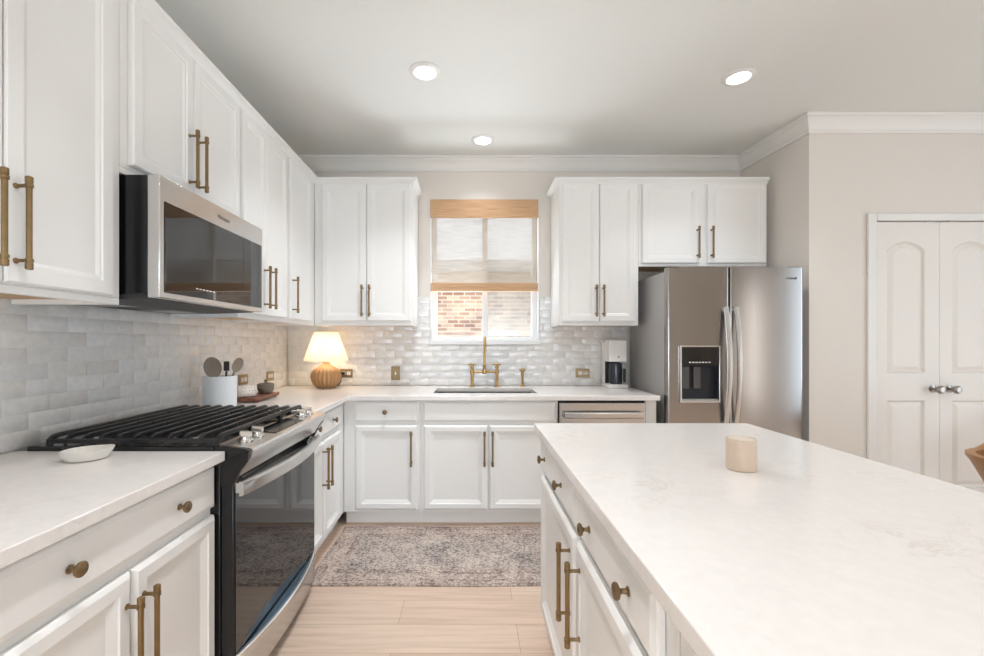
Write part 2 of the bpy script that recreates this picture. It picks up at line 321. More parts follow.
# ------------------------------------------------------------------ mesh helpers
def basis(ax):
    ax = Vector(ax).normalized(); t = Vector((0, 0, 1)) if abs(ax.z) < 0.9 else Vector((1, 0, 0))
    u = t.cross(ax).normalized(); return u, ax.cross(u).normalized(), ax
class MB:
    def __init__(s): s.bm = bmesh.new(); s.tint = None
    def face(s, vs):
        try: return s.bm.faces.new(vs)
        except ValueError: return None
    def box(s, x0, x1, y0, y1, z0, z1):
        v = [s.bm.verts.new((x, y, z)) for z in (z0, z1) for y in (y0, y1) for x in (x0, x1)]
        for q in ((0, 2, 3, 1), (4, 5, 7, 6), (0, 1, 5, 4), (2, 6, 7, 3), (0, 4, 6, 2), (1, 3, 7, 5)): s.face([v[i] for i in q])
        return s
    def loft(s, loops, cap0=True, cap1=True, closed=True):
        rows = [[s.bm.verts.new(p) for p in l] for l in loops]
        n = len(rows[0])
        for a, b in zip(rows, rows[1:]):
            for i in range(n if closed else n-1): s.face((a[i], a[(i+1) % n], b[(i+1) % n], b[i]))
        if cap0: s.face(rows[0][::-1])
        if cap1: s.face(rows[-1])
        return s
    def rings(s, x0, x1, z0, z1, prof):                # front at -y: nested rectangles (inset, y)
        return s.loft([[(x0+i, y, z0+i), (x1-i, y, z0+i), (x1-i, y, z1-i), (x0+i, y, z1-i)] for i, y in prof])
    def lathe(s, prof, c=(0, 0, 0), ax=(0, 0, 1), seg=24, cap=True):
        u, v, w = basis(ax); c = Vector(c)
        return s.loft([[c+w*h+(u*math.cos(2*PI*k/seg)+v*math.sin(2*PI*k/seg))*max(r, 1e-5) for k in range(seg)] for r, h in prof], cap, cap)
    def cyl(s, a, b, r, seg=16, r2=None):
        a, b = Vector(a), Vector(b); d = (b-a)
        return s.lathe([(r, 0), (r if r2 is None else r2, d.length)], a, d, seg)
    def tube(s, pts, r, seg=10, closed=False):
        pts = [Vector(p) for p in pts]; loops = []; n = len(pts); u = None
        for i, p in enumerate(pts):
            t = (pts[min(i+1, n-1)]-pts[max(i-1, 0)]).normalized()
            if u is None: u = basis(t)[0]
            u = (u-t*u.dot(t)).normalized(); v = t.cross(u); rr = r[i] if isinstance(r, (list, tuple)) else r
            loops.append([p+(u*math.cos(2*PI*k/seg)+v*math.sin(2*PI*k/seg))*rr for k in range(seg)])
        return s.loft(loops)
    def prism(s, poly, y0, y1, plane='xz'):            # polygon swept along the third axis
        f = {'xz': lambda p, t: (p[0], t, p[1]), 'yz': lambda p, t: (t, p[0], p[1]), 'xy': lambda p, t: (p[0], p[1], t)}[plane]
        return s.loft([[f(p, y0) for p in poly], [f(p, y1) for p in poly]])
    def grid(s, xs, ys, fill, t0, t1, plane='xy'):     # slab made of the filled cells of a grid
        f = {'xz': lambda a, b, t: (a, t, b), 'yz': lambda a, b, t: (t, a, b), 'xy': lambda a, b, t: (a, b, t)}[plane]
        V = {}
        def vert(i, j, k):
            if (i, j, k) not in V: V[i, j, k] = s.bm.verts.new(f(xs[i], ys[j], (t0, t1)[k]))
            return V[i, j, k]
        nx, ny = len(xs)-1, len(ys)-1; on = lambda i, j: 0 <= i < nx and 0 <= j < ny and fill(i, j)
        for i in range(nx):
            for j in range(ny):
                if not on(i, j): continue
                for k in (0, 1): s.face([vert(i, j, k), vert(i+1, j, k), vert(i+1, j+1, k), vert(i, j+1, k)])
                for di, dj, a, b in ((-1, 0, (i, j), (i, j+1)), (1, 0, (i+1, j), (i+1, j+1)), (0, -1, (i, j), (i+1, j)), (0, 1, (i, j+1), (i+1, j+1))):
                    if not on(i+di, j+dj): s.face([vert(*a, 0), vert(*b, 0), vert(*b, 1), vert(*a, 1)])
        return s
    def ball(s, c, r, seg=20, rings=12, sc=(1, 1, 1), rot=None):
        loops = []
        for i in range(rings+1):
            a = -PI/2+PI*i/rings; q = []
            for k in range(seg):
                p = Vector((math.cos(a)*math.cos(2*PI*k/seg)*sc[0], math.cos(a)*math.sin(2*PI*k/seg)*sc[1], math.sin(a)*sc[2]))*r
                if rot: p = rot @ p
                q.append(p+Vector(c))
            loops.append(q)
        return s.loft(loops)
    def build(s, name, mat, parent=None, bevel=0.0, smooth=True, local=False, angle=35, seg=2, weld=False):
        bm = s.bm
        if weld: bmesh.ops.remove_doubles(bm, verts=bm.verts, dist=1e-6)
        bmesh.ops.recalc_face_normals(bm, faces=bm.faces)
        if parent is not None and not local:
            w = Vector((0, 0, 0)); p = parent
            while p: w += Vector(p.location); p = p.parent
            for v in bm.verts: v.co -= w
        me = bpy.data.meshes.new(name); bm.to_mesh(me); bm.free()
        if smooth: me.shade_smooth(); me.set_sharp_from_angle(angle=math.radians(angle))
        me.materials.append(M[mat] if isinstance(mat, str) else mat)
        o = bpy.data.objects.new(name, me); COL.objects.link(o)
        if parent is not None: o.parent = parent
        if bevel:
            b = o.modifiers.new('bevel', 'BEVEL'); b.width = bevel; b.segments = seg; b.limit_method = 'ANGLE'; b.angle_limit = math.radians(40)
        return o
def tag(o, label=None, cat=None, group=None, kind=None):
    if label: o['label'] = label
    if cat: o['category'] = cat
    if group: o['group'] = group
    if kind: o['kind'] = kind
    return o
def thing(name, label, cat, loc=(0, 0, 0), rotz=0, group=None):
    o = bpy.data.objects.new(name, None); COL.objects.link(o); o.location = loc; o.rotation_euler = (0, 0, rotz)
    o.empty_display_size = 0.1
    return tag(o, label, cat, group)
def struct(o, label=None, cat=None): return tag(o, label, cat, kind='structure')
def centre(o):                                       # origin of a lone mesh at its base centre
    me = o.data; c = [Vector(v.co) for v in me.vertices]
    b = Vector(((min(v.x for v in c)+max(v.x for v in c))/2, (min(v.y for v in c)+max(v.y for v in c))/2, min(v.z for v in c)))
    me.transform(Matrix.Translation(-b)); o.location = b
    return o
def text(name, body, size, loc, rot, mat, parent, extrude=0.0004):
    c = bpy.data.curves.new(name, 'FONT'); c.body = body; c.size = size; c.extrude = extrude; c.align_x = 'CENTER'; c.align_y = 'CENTER'
    tmp = bpy.data.objects.new(name, c); COL.objects.link(tmp); bpy.context.view_layer.update()
    me = bpy.data.meshes.new_from_object(tmp.evaluated_get(bpy.context.evaluated_depsgraph_get()))
    bpy.data.objects.remove(tmp); bpy.data.curves.remove(c); me.materials.clear(); me.materials.append(M[mat])
    o = bpy.data.objects.new(name, me); COL.objects.link(o); o.parent = parent
    w = Vector((0, 0, 0)); p = parent
    while p: w += Vector(p.location); p = p.parent
    o.location = Vector(loc)-w; o.rotation_euler = rot
    return o

# ------------------------------------------------------------------ the room
WX, BY, CZ = -1.56, 3.73, 2.85
RX0, RX1, PY = 2.305, 2.365, 3.05
struct(centre(MB().box(WX-0.12, 5.0, -3.6, BY+0.15, -0.1, 0).build('floor', 'floor')))
struct(centre(MB().box(WX-0.12, 6.4, -5.0, BY+0.15, CZ, CZ+0.12).build('ceiling', 'ceil')))  # reaches past the walls: unseen overhang added to block the sun
struct(centre(MB().box(WX-0.12, WX, -3.6, BY+0.15, 0, CZ).build('wall_left', 'wall')))
wx0, wx1, wz0, wz1 = -0.338, 0.589, 1.275, 2.50
struct(MB().grid([WX, wx0, wx1, RX0+0.4], [0, wz0, wz1, CZ], lambda i, j: not (i == 1 and j == 1), BY, BY+0.15, 'xz').build('wall_back', 'wall'))
struct(MB().prism([(RX0, BY), (RX1, PY), (RX1+0.12, PY+0.12), (RX0+0.14, BY)], 0, CZ, 'xy').build('wall_right', 'wall'))
dx0, dx1, dz1 = 2.827, 3.733, 2.1215
struct(MB().grid([RX1, dx0-0.004, dx1+0.004, 5.0], [0, dz1+0.006, CZ], lambda i, j: not (i == 1 and j == 0), PY, PY+0.055, 'xz').build('wall_pantry', 'wall'))
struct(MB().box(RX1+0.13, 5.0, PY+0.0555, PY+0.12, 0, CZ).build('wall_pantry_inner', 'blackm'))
struct(MB().grid([WX, -1.2, 1.3, 5.0], [0, 0.06, 2.15, CZ], lambda i, j: not (i == 1 and j == 1), -3.6, -3.48, 'xz').build('wall_rear', 'wall'))
struct(MB().grid([-3.48, -1.8, -1.2, 0.0, 1.8, PY], [0, 0.1, 2.5, CZ], lambda i, j: not (i in (1, 3) and j == 1), 5.0, 5.12, 'yz').build('wall_east', 'wall'))

def sweep(path, prof):
    n = len(path); P = [Vector((*p, 0)) for p in path]; loops = []
    for i in range(n):
        nr = []
        for a, b in ((i-1, i), (i, i+1)):
            if a < 0 or b >= n: continue
            d = (P[b]-P[a]).normalized(); nr.append(Vector((d.y, -d.x, 0)))
        if len(nr) == 1: m = nr[0]
        else:
            m = (nr[0]+nr[1]).normalized(); m = m/m.dot(nr[0])
        loops.append([P[i]+m*o+Vector((0, 0, z)) for o, z in prof])
    return MB().loft(loops)
cp = [(0.0, CZ-0.112), (0.012, CZ-0.112), (0.014, CZ-0.098), (0.02, CZ-0.094), (0.026, CZ-0.075), (0.045, CZ-0.05), (0.062, CZ-0.035), (0.064, CZ-0.026), (0.076, CZ-0.022), (0.08, CZ-0.002), (0.0, CZ-0.002)]
struct(sweep([(WX, -3.4), (WX, BY), (RX0, BY), (RX1, PY), (4.98, PY)], cp).build('trim_1', 'trim', angle=25))
bp_ = [(0, 0.002), (0.014, 0.002), (0.014, 0.085), (0.008, 0.10), (0, 0.10)]
struct(sweep([(RX1, PY), (dx0-0.066, PY)], bp_).build('baseboard_pantry', 'trim'))
# door casing
cs = MB()
for a, b, c, d in ((dx0-0.064, dx0-0.004, 0, dz1+0.056), (dx1+0.004, dx1+0.064, 0, dz1+0.056)): cs.box(a, b, PY-0.018, PY-0.001, c, d)
cs.box(dx0-0.0038, dx1+0.0038, PY-0.018, PY-0.001, dz1+0.006, dz1+0.056)
struct(cs.build('trim_2', 'trim', bevel=0.004))

# pantry doors
def arch_loop(x0, x1, z0, z1, rise, n=16, i=0.0):
    pts = [(x0+i, z0+i), (x1-i, z0+i)]
    for k in range(n+1):
        t = k/n; x = (x1-i)+((x0+i)-(x1-i))*t; pts.append((x, z1-i-rise+rise*math.sin(PI*t)**0.75 if rise else z1-i))
    return pts
def door_leaf(idx, x0, x1, knob_x, hinge_x):
    yb, yf = PY+0.040, PY+0.004
    root = MB().box(x0, x1, yf+0.0145, yb, 0.012, dz1).build('door_%d' % idx, 'door'); struct(root)
    # stiles and rails: a sheet with two openings
    loops = [[(x0, 0.012), (x1, 0.012), (x1, dz1), (x0, dz1)],
             arch_loop(x0+0.085, x1-0.105, 1.07, 1.985, 0.062), arch_loop(x0+0.085, x1-0.105, 0.27, 0.875, 0)]
    m = MB(); bm = m.bm; ed = []
    for l in loops:
        vs = [bm.verts.new((x, yf, z)) for x, z in l]
        ed += [bm.edges.new((vs[i], vs[(i+1) % len(vs)])) for i in range(len(vs))]
    bmesh.ops.triangle_fill(bm, use_beauty=True, use_dissolve=False, edges=ed)
    r = bmesh.ops.extrude_face_region(bm, geom=list(bm.faces))
    for v in [g for g in r['geom'] if isinstance(g, bmesh.types.BMVert)]: v.co.y += 0.015
    m.build('stile_and_rail_frame', 'door', root, smooth=False)
    for (a, b, c, d, ri) in ((x0+0.085, x1-0.105, 1.07, 1.985, 0.062), (x0+0.085, x1-0.105, 0.27, 0.875, 0)):
        mm = MB(); L = []
        for i, y in ((0.001, yf+0.0005), (0.012, yf+0.0135), (0.016, yf+0.0135), (0.042, yf+0.003), (0.046, yf+0.003)):
            L.append([(x, y, z) for x, z in arch_loop(a, b, c, d, ri, 14, i)])
        mm.loft(L, False, True).build('raised_panel', 'door', root, angle=20)
    k = MB().lathe([(0.026, 0), (0.026, 0.006), (0.010, 0.010), (0.009, 0.03), (0.018, 0.034), (0.027, 0.046), (0.027, 0.058), (0.018, 0.068), (0, 0.07)], (knob_x, yf, 0.956), (0, -1, 0), 24)
    tag(k.build('door_knob', 'nickel', root), 'dark satin nickel round knob')
    for z in (0.30, 1.22, 1.90):
        MB().box(hinge_x-0.004, hinge_x+0.004, PY-0.006, PY+0.01, z-0.045, z+0.045).build('hinge', 'nickel', root)
    c = MB().box(knob_x-0.05, knob_x+0.002, PY+0.001, PY+0.03, dz1+0.0005, dz1+0.005) if idx == 1 else MB().box(knob_x-0.002, knob_x+0.05, PY+0.001, PY+0.03, dz1+0.0005, dz1+0.005)
    c.build('ball_catch', 'nickel', root)
door_leaf(1, dx0, 3.2785, 3.231, dx0+0.002)
door_leaf(2, 3.2815, dx1, 3.345, dx1-0.002)

# kitchen window: vinyl slider, sill and reveal
w = MB()
w.grid([wx0+0.002, wx0+0.05, 0.108, 0.154, wx1-0.05, wx1-0.002], [wz0+0.026, wz0+0.055, wz1-0.05, wz1-0.002], lambda i, j: not (i in (1, 3) and j == 1), BY+0.085, BY+0.13, 'xz')
win = struct(w.build('window_1', 'vinyl', bevel=0.003))
MB().box(wx0+0.05, 0.108, BY+0.106, BY+0.110, wz0+0.055, wz1-0.05).build('pane', 'pane', win)
MB().box(0.154, wx1-0.05, BY+0.106, BY+0.110, wz0+0.055, wz1-0.05).build('pane', 'pane', win)
tag(MB().box(0.155, wx1-0.051, BY+0.119, BY+0.121, wz0+0.056, 1.80).build('insect_screen', 'screen', win), 'fine insect screen over the right sash')
MB().box(0.125, 0.137, BY+0.072, BY+0.0848, 1.36, 1.44).build('latch', 'white', win)
MB().box(wx0+0.0005, wx0+0.006, BY+0.001, BY+0.084, wz0+0.027, wz1-0.003).build('jamb_liner', 'vinyl', win)
MB().box(wx1-0.006, wx1-0.0005, BY+0.001, BY+0.084, wz0+0.027, wz1-0.003).build('jamb_liner', 'vinyl', win)
MB().box(wx0-0.006, wx1+0.006, BY-0.022, BY-0.0005, 1.262, 1.300).build('window_sill', 'vinyl', win, bevel=0.004)
MB().box(wx0+0.002, wx1-0.002, BY+0.0005, BY+0.13, 1.276, 1.2995).build('sill_board', 'vinyl', win)

# world outside the window
struct(centre(MB().box(-8, 9, BY+0.2, 14, -0.25, -0.15).build('ground_outside', 'concrete')))
nw = MB().box(-5, 6, 6.6, 6.9, -0.15, 2.33).build('neighbour_house_wall', 'brick'); struct(nw, 'sunlit mixed red brick wall outside the kitchen window', 'wall')
MB().box(-5, 6, 6.45, 7.0, 2.33, 2.50).build('eave_fascia', 'fascia', nw)

# ------------------------------------------------------------------ tiled backsplash
def tiles(name, rects, place, pitch=0.058, length=0.162, gap=0.0018, th=0.008):
    m = MB(); bm = m.bm; lay = bm.loops.layers.float_color.new('tint')
    umin = min(r[0] for r in rects); umax = max(r[1] for r in rects); vmin = min(r[2] for r in rects); vmax = max(r[3] for r in rects)
    row = 0; v = vmin
    while v < vmax-0.004:
        u = umin-(0.5*(row % 2)+random.uniform(-0.12, 0.12)+0.5)*length
        while u < umax:
            L = length*random.uniform(0.96, 1.04)
            g = random.choice([0.60, 0.62, 0.63, 0.64, 0.65, 0.65, 0.67, 0.69]); wm = random.uniform(0.0, 0.03)
            g += 0.13; tint = (g-0.012+wm*0.3, g-0.006, g-0.002-wm*0.6, 1)
            tx, ty = random.gauss(0, 0.006), random.gauss(0, 0.009); cu, cv = u+L/2, v+pitch/2
            for (a, b, c, d) in rects:
                x0, x1, z0, z1 = max(u+gap/2, a), min(u+L-gap/2, b), max(v+gap/2, c), min(v+pitch-gap/2, d)
                if x1-x0 < 0.006 or z1-z0 < 0.006: continue
                H = lambda x, z, e: th+e+tx*(x-cu)+ty*(z-cv)
                o = [(x0, z0), (x1, z0), (x1, z1), (x0, z1)]; i = 0.0012
                n = [(x0+i, z0+i), (x1-i, z0+i), (x1-i, z1-i), (x0+i, z1-i)]
                R = [[bm.verts.new(place(x, z, 0.003)) for x, z in o], [bm.verts.new(place(x, z, H(x, z, -0.0005))) for x, z in o], [bm.verts.new(place(x, z, H(x, z, 0))) for x, z in n]]
                fs = []
                for p, q in zip(R, R[1:]):
                    for k in range(4): fs.append(m.face((p[k], p[(k+1) % 4], q[(k+1) % 4], q[k])))
                fs.append(m.face(R[2]))
                for f in fs:
                    for lp in f.loops: lp[lay] = tint
            u += L
        v += pitch; row += 1
    return m.build(name, 'tile', angle=60)
g1 = MB().box(WX+0.0005, WX+0.0066, 0.55, BY-0.001, 0.9155, 1.84).build('backsplash_grout', 'grout')
lt = tiles('backsplash_tiles', [(0.55, BY-0.012, 0.9165, 1.84)], lambda u, v, h: (WX+h, u, v))
struct(lt); g1.parent = lt
bk = [(-1.548, 1.335, 0.9165, 1.2625), (-1.548, wx0-0.007, 1.2625, 1.668), (wx1+0.007, 1.335, 1.2625, 1.668)]
bt = tiles('backsplash_tiles', bk, lambda u, v, h: (u, BY-h, v))
struct(bt)
for (a, b, c, d) in bk: MB().box(a, b, BY-0.0066, BY-0.0005, c, d).build('backsplash_grout', 'grout', bt)

# ------------------------------------------------------------------ cabinets
UP = [(0, -0.0015), (0, -0.017), (0.005, -0.022), (0.043, -0.022), (0.046, -0.0175), (0.052, -0.017), (0.062, -0.012), (0.064, -0.012)]
LO = [(0, -0.0015), (0, -0.011), (0.003, -0.015), (0.012, -0.022), (0.042, -0.022), (0.045, -0.018), (0.070, -0.0085), (0.073, -0.0085)]
DR = [(0, -0.0015), (0, -0.012), (0.003, -0.016), (0.016, -0.022), (0.018, -0.022)]
def handle_mesh(mat):
    m = MB()
    m.lathe([(0.0062, -0.121), (0.0085, -0.119), (0.0085, -0.104), (0.0068, -0.1035), (0.0068, -0.1015), (0.0092, -0.101), (0.0092, -0.093), (0.0066, -0.092), (0.0066, 0.092), (0.0092, 0.093), (0.0092, 0.101), (0.0068, 0.1015), (0.0068, 0.1035), (0.0085, 0.104), (0.0085, 0.119), (0.0062, 0.121)], (0, -0.035, 0), (0, 0, 1), 16)
    for z in (-0.097, 0.097): m.lathe([(0.0075, 0), (0.0075, 0.002), (0.0048, 0.004), (0.0048, 0.034)], (0, 0, z), (0, -1, 0), 12)
    o = m.build('handle', mat, local=True); me = o.data; bpy.data.objects.remove(o); return me
def knob_mesh(mat):
    m = MB().lathe([(0.0095, 0), (0.0095, 0.002), (0.0055, 0.005), (0.0050, 0.014), (0.008, 0.018), (0.0155, 0.021), (0.0165, 0.024), (0.0165, 0.027), (0.0145, 0.029), (0.012, 0.0285), (0.009, 0.0305), (0.0, 0.031)], (0, 0, 0), (0, -1, 0), 24)
    o = m.build('knob', mat, local=True); me = o.data; bpy.data.objects.remove(o); return me
HM, HMD, KM = handle_mesh('brass'), handle_mesh('brassd'), knob_mesh('brassd')
def put(name, me, parent, loc):
    o = bpy.data.objects.new(name, me); COL.objects.link(o); o.parent = parent; o.location = loc; return o
def cabinet(name, label, cat, origin, rot, W, depth, z0, z1, doors=(), drawers=(), kind='upper', hm=HM, prof=None, group=None, hollow=False, toe=0.0):
    root = thing(name, label, cat, (origin[0], origin[1], 0), rot, group)
    b = MB()
    if kind == 'upper':
        b.grid([0, 0.02, W-0.02, W], [0, 0.02, depth], lambda i, j: not (i == 1 and j == 1), z0, z0+0.022)
        b.box(0, W, 0, depth, z0+0.0225, z1)
        b.build('body', 'cab', root, local=True, bevel=0.0015)
        MB().box(0.0205, W-0.0205, 0.0205, depth-0.001, z0+0.017, z0+0.0222).build('underside_panel', 'ply', root, local=True)
    else:
        if hollow: b.grid([0, 0.018, W-0.018, W], [0, 0.02, depth-0.012, depth], lambda i, j: not (i == 1 and j == 1), z0, z1); b.box(0.0181, W-0.0181, 0.0201, depth-0.0121, z0, z0+0.018)
        else: b.box(0, W, 0, depth, z0, z1)
        b.build('body', 'cab', root, local=True, bevel=0.0015)
        MB().box(0, W+toe, 0.06, depth, 0.0, z0-0.0003).build('toe_kick', 'cab', root, local=True)
    for (x0, x1, a, c, hx, hz) in doors:
        d = MB().rings(x0, x1, a, c, prof or (UP if kind == 'upper' else LO)).build('door', 'cab', root, local=True, angle=20)
        if hx is not None: put('handle', hm, d, (hx, -0.022, hz))
    for (x0, x1, a, c, ks) in drawers:
        d = MB().rings(x0, x1, a, c, DR).build('drawer_front', 'cab', root, local=True, angle=20)
        for kx in ks: put('knob', KM, d, (kx, -0.022, (a+c)/2+0.002))
    return root
FX = -1.199; UZ, UT = 1.411, 2.507
def left_upper(label, y0, y1, z0, doors):
    return cabinet('wall_cabinet', label, 'cabinet', (FX, y0), PI/2, y1-y0, 0.349, z0, UT, [(a-y0, b-y0, c, d, h-y0, hz) for a, b, c, d, h, hz in doors])
left_upper('tall white wall cabinet nearest the camera, left of the microwave', 0.74, 1.495, UZ, [(0.762, 1.1045, 1.437, 2.4926, 1.073, 1.592), (1.1085, 1.447, 1.437, 2.4926, 1.133, 1.592)])
left_upper('short white two-door wall cabinet directly above the microwave', 1.4965, 2.258, 1.866, [(1.531, 1.866, 1.903, 2.4926, 1.835, 2.052), (1.871, 2.239, 1.903, 2.4926, 1.898, 2.052)])
left_upper('white two-door wall cabinet just past the microwave on the left wall', 2.2595, 2.848, UZ, [(2.272, 2.536, 1.437, 2.4926, 2.502, 1.597), (2.542, 2.826, 1.437, 2.4926, 2.576, 1.597)])
left_upper('narrow white single-door wall cabinet in the corner of the left wall', 2.8495, 3.368, UZ, [(2.872, 3.25, 1.437, 2.4926, 2.905, 1.597)])
BFY = 3.369
def back_upper(label, x0, x1, z0, doors):
    return cabinet('wall_cabinet', label, 'cabinet', (x0, BFY), 0, x1-x0, 0.35, z0, UT, [(a-x0, b-x0, c, d, h-x0, hz) for a, b, c, d, h, hz in doors])
back_upper('white two-door wall cabinet on the back wall above the table lamp', -1.197, -0.442, UZ, [(-1.1335, -0.7955, 1.446, 2.4926, -0.823, 1.598), (-0.7905, -0.4575, 1.446, 2.4926, -0.766, 1.598)])
back_upper('white two-door wall cabinet right of the window, above the coffee maker', 0.686, 1.296, UZ, [(0.709, 0.9885, 1.443, 2.4926, 0.9626, 1.598), (0.9935, 1.265, 1.443, 2.4926, 1.0186, 1.598)])
back_upper('short wide white wall cabinet above the refrigerator', 1.2975, 2.285, 1.866, [(1.321, 1.760, 1.889, 2.4926, 1.739, 2.043), (1.821, 2.268, 1.889, 2.4926, 1.8455, 2.043)])
ccp = [(0.0, 2.490), (0.006, 2.490), (0.008, 2.505), (0.016, 2.511), (0.026, 2.520), (0.046, 2.530), (0.052, 2.534), (0.055, 2.552), (0.0, 2.552)]
ccp = [(o*0.68+0.0008, 2.4965+(z-2.490)*0.73) for o, z in ccp]
struct(sweep([(FX, 0.74), (FX, BFY), (-0.442, BFY), (-0.442, 3.722)], ccp).build('trim_3', 'cab', angle=25))
struct(sweep([(0.686, 3.722), (0.686, BFY), (2.287, BFY)], ccp).build('trim_4', 'cab', angle=25))

BX = -0.881
def left_base(label, y0, y1, doors, drawers):
    return cabinet('base_cabinet', label, 'cabinet', (BX, y0), PI/2, y1-y0, 0.66, 0.099, 0.8805, [(a-y0, b-y0, 0.115, 0.70, h-y0, hz) for a, b, h, hz in doors], [(a-y0, b-y0, 0.727, 0.862, [k-y0 for k in ks]) for a, b, ks in drawers], 'base', toe=0.061 if y1 > 3 else 0.0)
left_base('white base cabinet in the left foreground under the counter with the spoon rest', 0.74, 1.4845, [(0.765, 1.116, 1.095, 0.524), (1.122, 1.482, 1.152, 0.524)], [(0.765, 1.482, [0.938, 1.2926])])
left_base('white base cabinet between the range and the inside corner', 2.268, 3.05, [(2.285, 2.581, 2.55, 0.546), (2.589, 2.925, 2.62, 0.546)], [(2.285, 2.925, [2.444, 2.744])])
BBY = 3.052
def back_base(label, x0, x1, doors, drawers, hollow=False):
    return cabinet('base_cabinet', label, 'cabinet', (x0, BBY), 0, x1-x0, 0.665, 0.099, 0.8805, [(a-x0, b-x0, 0.119, 0.706, h-x0, 0.549) for a, b, h in doors], [(a-x0, b-x0, 0.729, 0.867, [k-x0 for k in ks]) for a, b, ks in drawers], 'base', HMD, None, None, hollow)
back_base('white single-door base cabinet with one drawer, left of the sink cabinet', -0.879, -0.344, [(-0.798, -0.365, -0.405)], [(-0.803, -0.363, [-0.587])])
back_base('white two-door sink cabinet with a plain false drawer front', -0.3425, 0.612, [(-0.322, 0.126, 0.0994), (0.133, 0.592, 0.155)], [(-0.326, 0.592, [])], True)
struct_filler = tag(centre(MB().box(1.2225, 1.297, 3.045, 3.717, 0.0, 0.8805).build('end_panel', 'cab', bevel=0.0015)), 'narrow white end panel right of the dishwasher', 'panel')
IX = 0.332
def island_cab(label, yf, W, doors, drawers):
    return cabinet('island_cabinet', label, 'cabinet', (IX, yf), -PI/2, W, 0.60, 0.099, 0.8805, [(a, b, 0.115, 0.70, h, 0.54) for a, b, h in doors], [(a, b, 0.727, 0.862, ks) for a, b, ks in drawers], 'base')
island_cab('white island cabinet at the far end, nearest the rug', 1.945, 0.644, [(0.015, 0.635, 0.587)], [(0.015, 0.635, [0.132, 0.458])])
island_cab('white island cabinet nearer the camera, beside the open niche', 1.2995, 0.604, [(0.010, 0.560, 0.0635)], [(0.010, 0.560, [0.163, 0.444])])
nr = thing('island_cabinet', 'open grey-lined niche unit at the near end of the island', 'cabinet', (IX, 0.69, 0), -PI/2)
MB().grid([0.0, 0.055, 0.70, 0.755], [0.099, 0.15, 0.85, 0.8805], lambda i, j: not (i == 1 and j == 1), 0, 0.58, 'xz').build('body', 'cab', nr, local=True, bevel=0.0015)
tag(MB().box(0.0, 0.755, 0.581, 0.60, 0.099, 0.8805).build('back_panel', 'niche', nr, local=True), 'grey lining')
MB().box(0, 0.755, 0.05, 0.60, 0, 0.0985).build('toe_kick', 'cab', nr, local=True)

# ------------------------------------------------------------------ worktops
def top(name, label, m): 
    o = m.build(name, 'quartz', bevel=0.003); return tag(centre(o), label, 'countertop')
CY = 3.005
top('countertop', 'white quartz countertop left of the range with a spoon rest on it', MB().box(WX+0.0115, -0.83, 0.70, 1.4835, 0.881, 0.914))
SX0, SX1, SY0, SY1 = -0.265, 0.49, 3.165, 3.535
xs = [WX+0.0115, -0.83, SX0, SX1, 1.309]; ys = [2.2655, CY, SY0, SY1, 3.7185]
top('countertop', 'white L-shaped quartz countertop along the back wall around the sink', MB().grid(xs, ys, lambda i, j: (i == 0 or j > 0) and not (i == 2 and j == 2), 0.881, 0.914))
top('island_countertop', 'large white quartz island top filling the right foreground', MB().box(0.2905, 1.262, -0.10, 1.995, 0.881, 0.914))
sk = MB()
sk.loft([[(SX0+i, SY0+i, z), (SX1-i, SY0+i, z), (SX1-i, SY1-i, z), (SX0+i, SY1-i, z)] for i, z in ((-0.012, 0.8800), (0.002, 0.8800), (0.012, 0.70), (0.02, 0.69))], False, True)
# ------------------------------------------------------------------ sink
sroot = tag(sk.build('kitchen_sink', 'sinkm'), 'stainless undermount sink set in the back countertop', 'sink')
sroot.modifiers.new('thick', 'SOLIDIFY').thickness = 0.001
MB().lathe([(0.0, 0), (0.04, 0), (0.043, 0.002), (0.02, 0.003), (0, 0.001)], ((SX0+SX1)/2, 3.36, 0.6915), (0, 0, 1), 24).build('drain', 'chrome', sroot)

# ------------------------------------------------------------------ dishwasher
dw = thing('dishwasher', 'stainless dishwasher with a curved bar handle under the back counter', 'dishwasher', (0.918, 3.05, 0))
MB().box(0.616, 1.219, 3.06, 3.70, 0.10, 0.876).build('body', 'blackm', dw)
MB().box(0.620, 1.215, 3.028, 3.0595, 0.115, 0.862).build('door', 'steel', dw, bevel=0.004)
MB().box(0.64, 1.195, 3.09, 3.6, 0.0, 0.0995).build('toe_kick', 'blackm', dw)
m = MB(); L = []
for k in range(13):
    t = k/12; x = 0.648+(1.188-0.648)*t; y = 2.978+0.014*(2*t-1)**2; zz = 0.760
    L.append([(x, y, zz), (x, y-0.006, zz+0.008), (x, y-0.006, zz+0.034), (x, y, zz+0.042), (x, y+0.012, zz+0.042), (x, y+0.012, zz)])
m.loft(L); m.box(0.648, 0.668, 2.988, 3.0275, 0.770, 0.796); m.box(1.168, 1.188, 2.988, 3.0275, 0.770, 0.796)
m.build('handle', 'steeld', dw)

# ------------------------------------------------------------------ range
RY0, RY1, RF = 1.4865, 2.2625, -0.805
rg = thing('gas_range', 'black and stainless slide-in gas range between the left counters', 'range', (-1.17, (RY0+RY1)/2, 0))
MB().box(-1.515, RF-0.045, RY0, RY1, 0.03, 0.905).build('body', 'black', rg, bevel=0.003)
MB().box(-1.510, -0.872, RY0+0.001, RY1-0.001, 0.9055, 0.929).build('cooktop', 'black', rg, bevel=0.006, seg=3)
for x in (-1.50, -0.9):
    for y in (RY0+0.05, RY1-0.05): MB().cyl((x, y, 0), (x, y, 0.0295), 0.015).build('foot', 'blackm', rg)
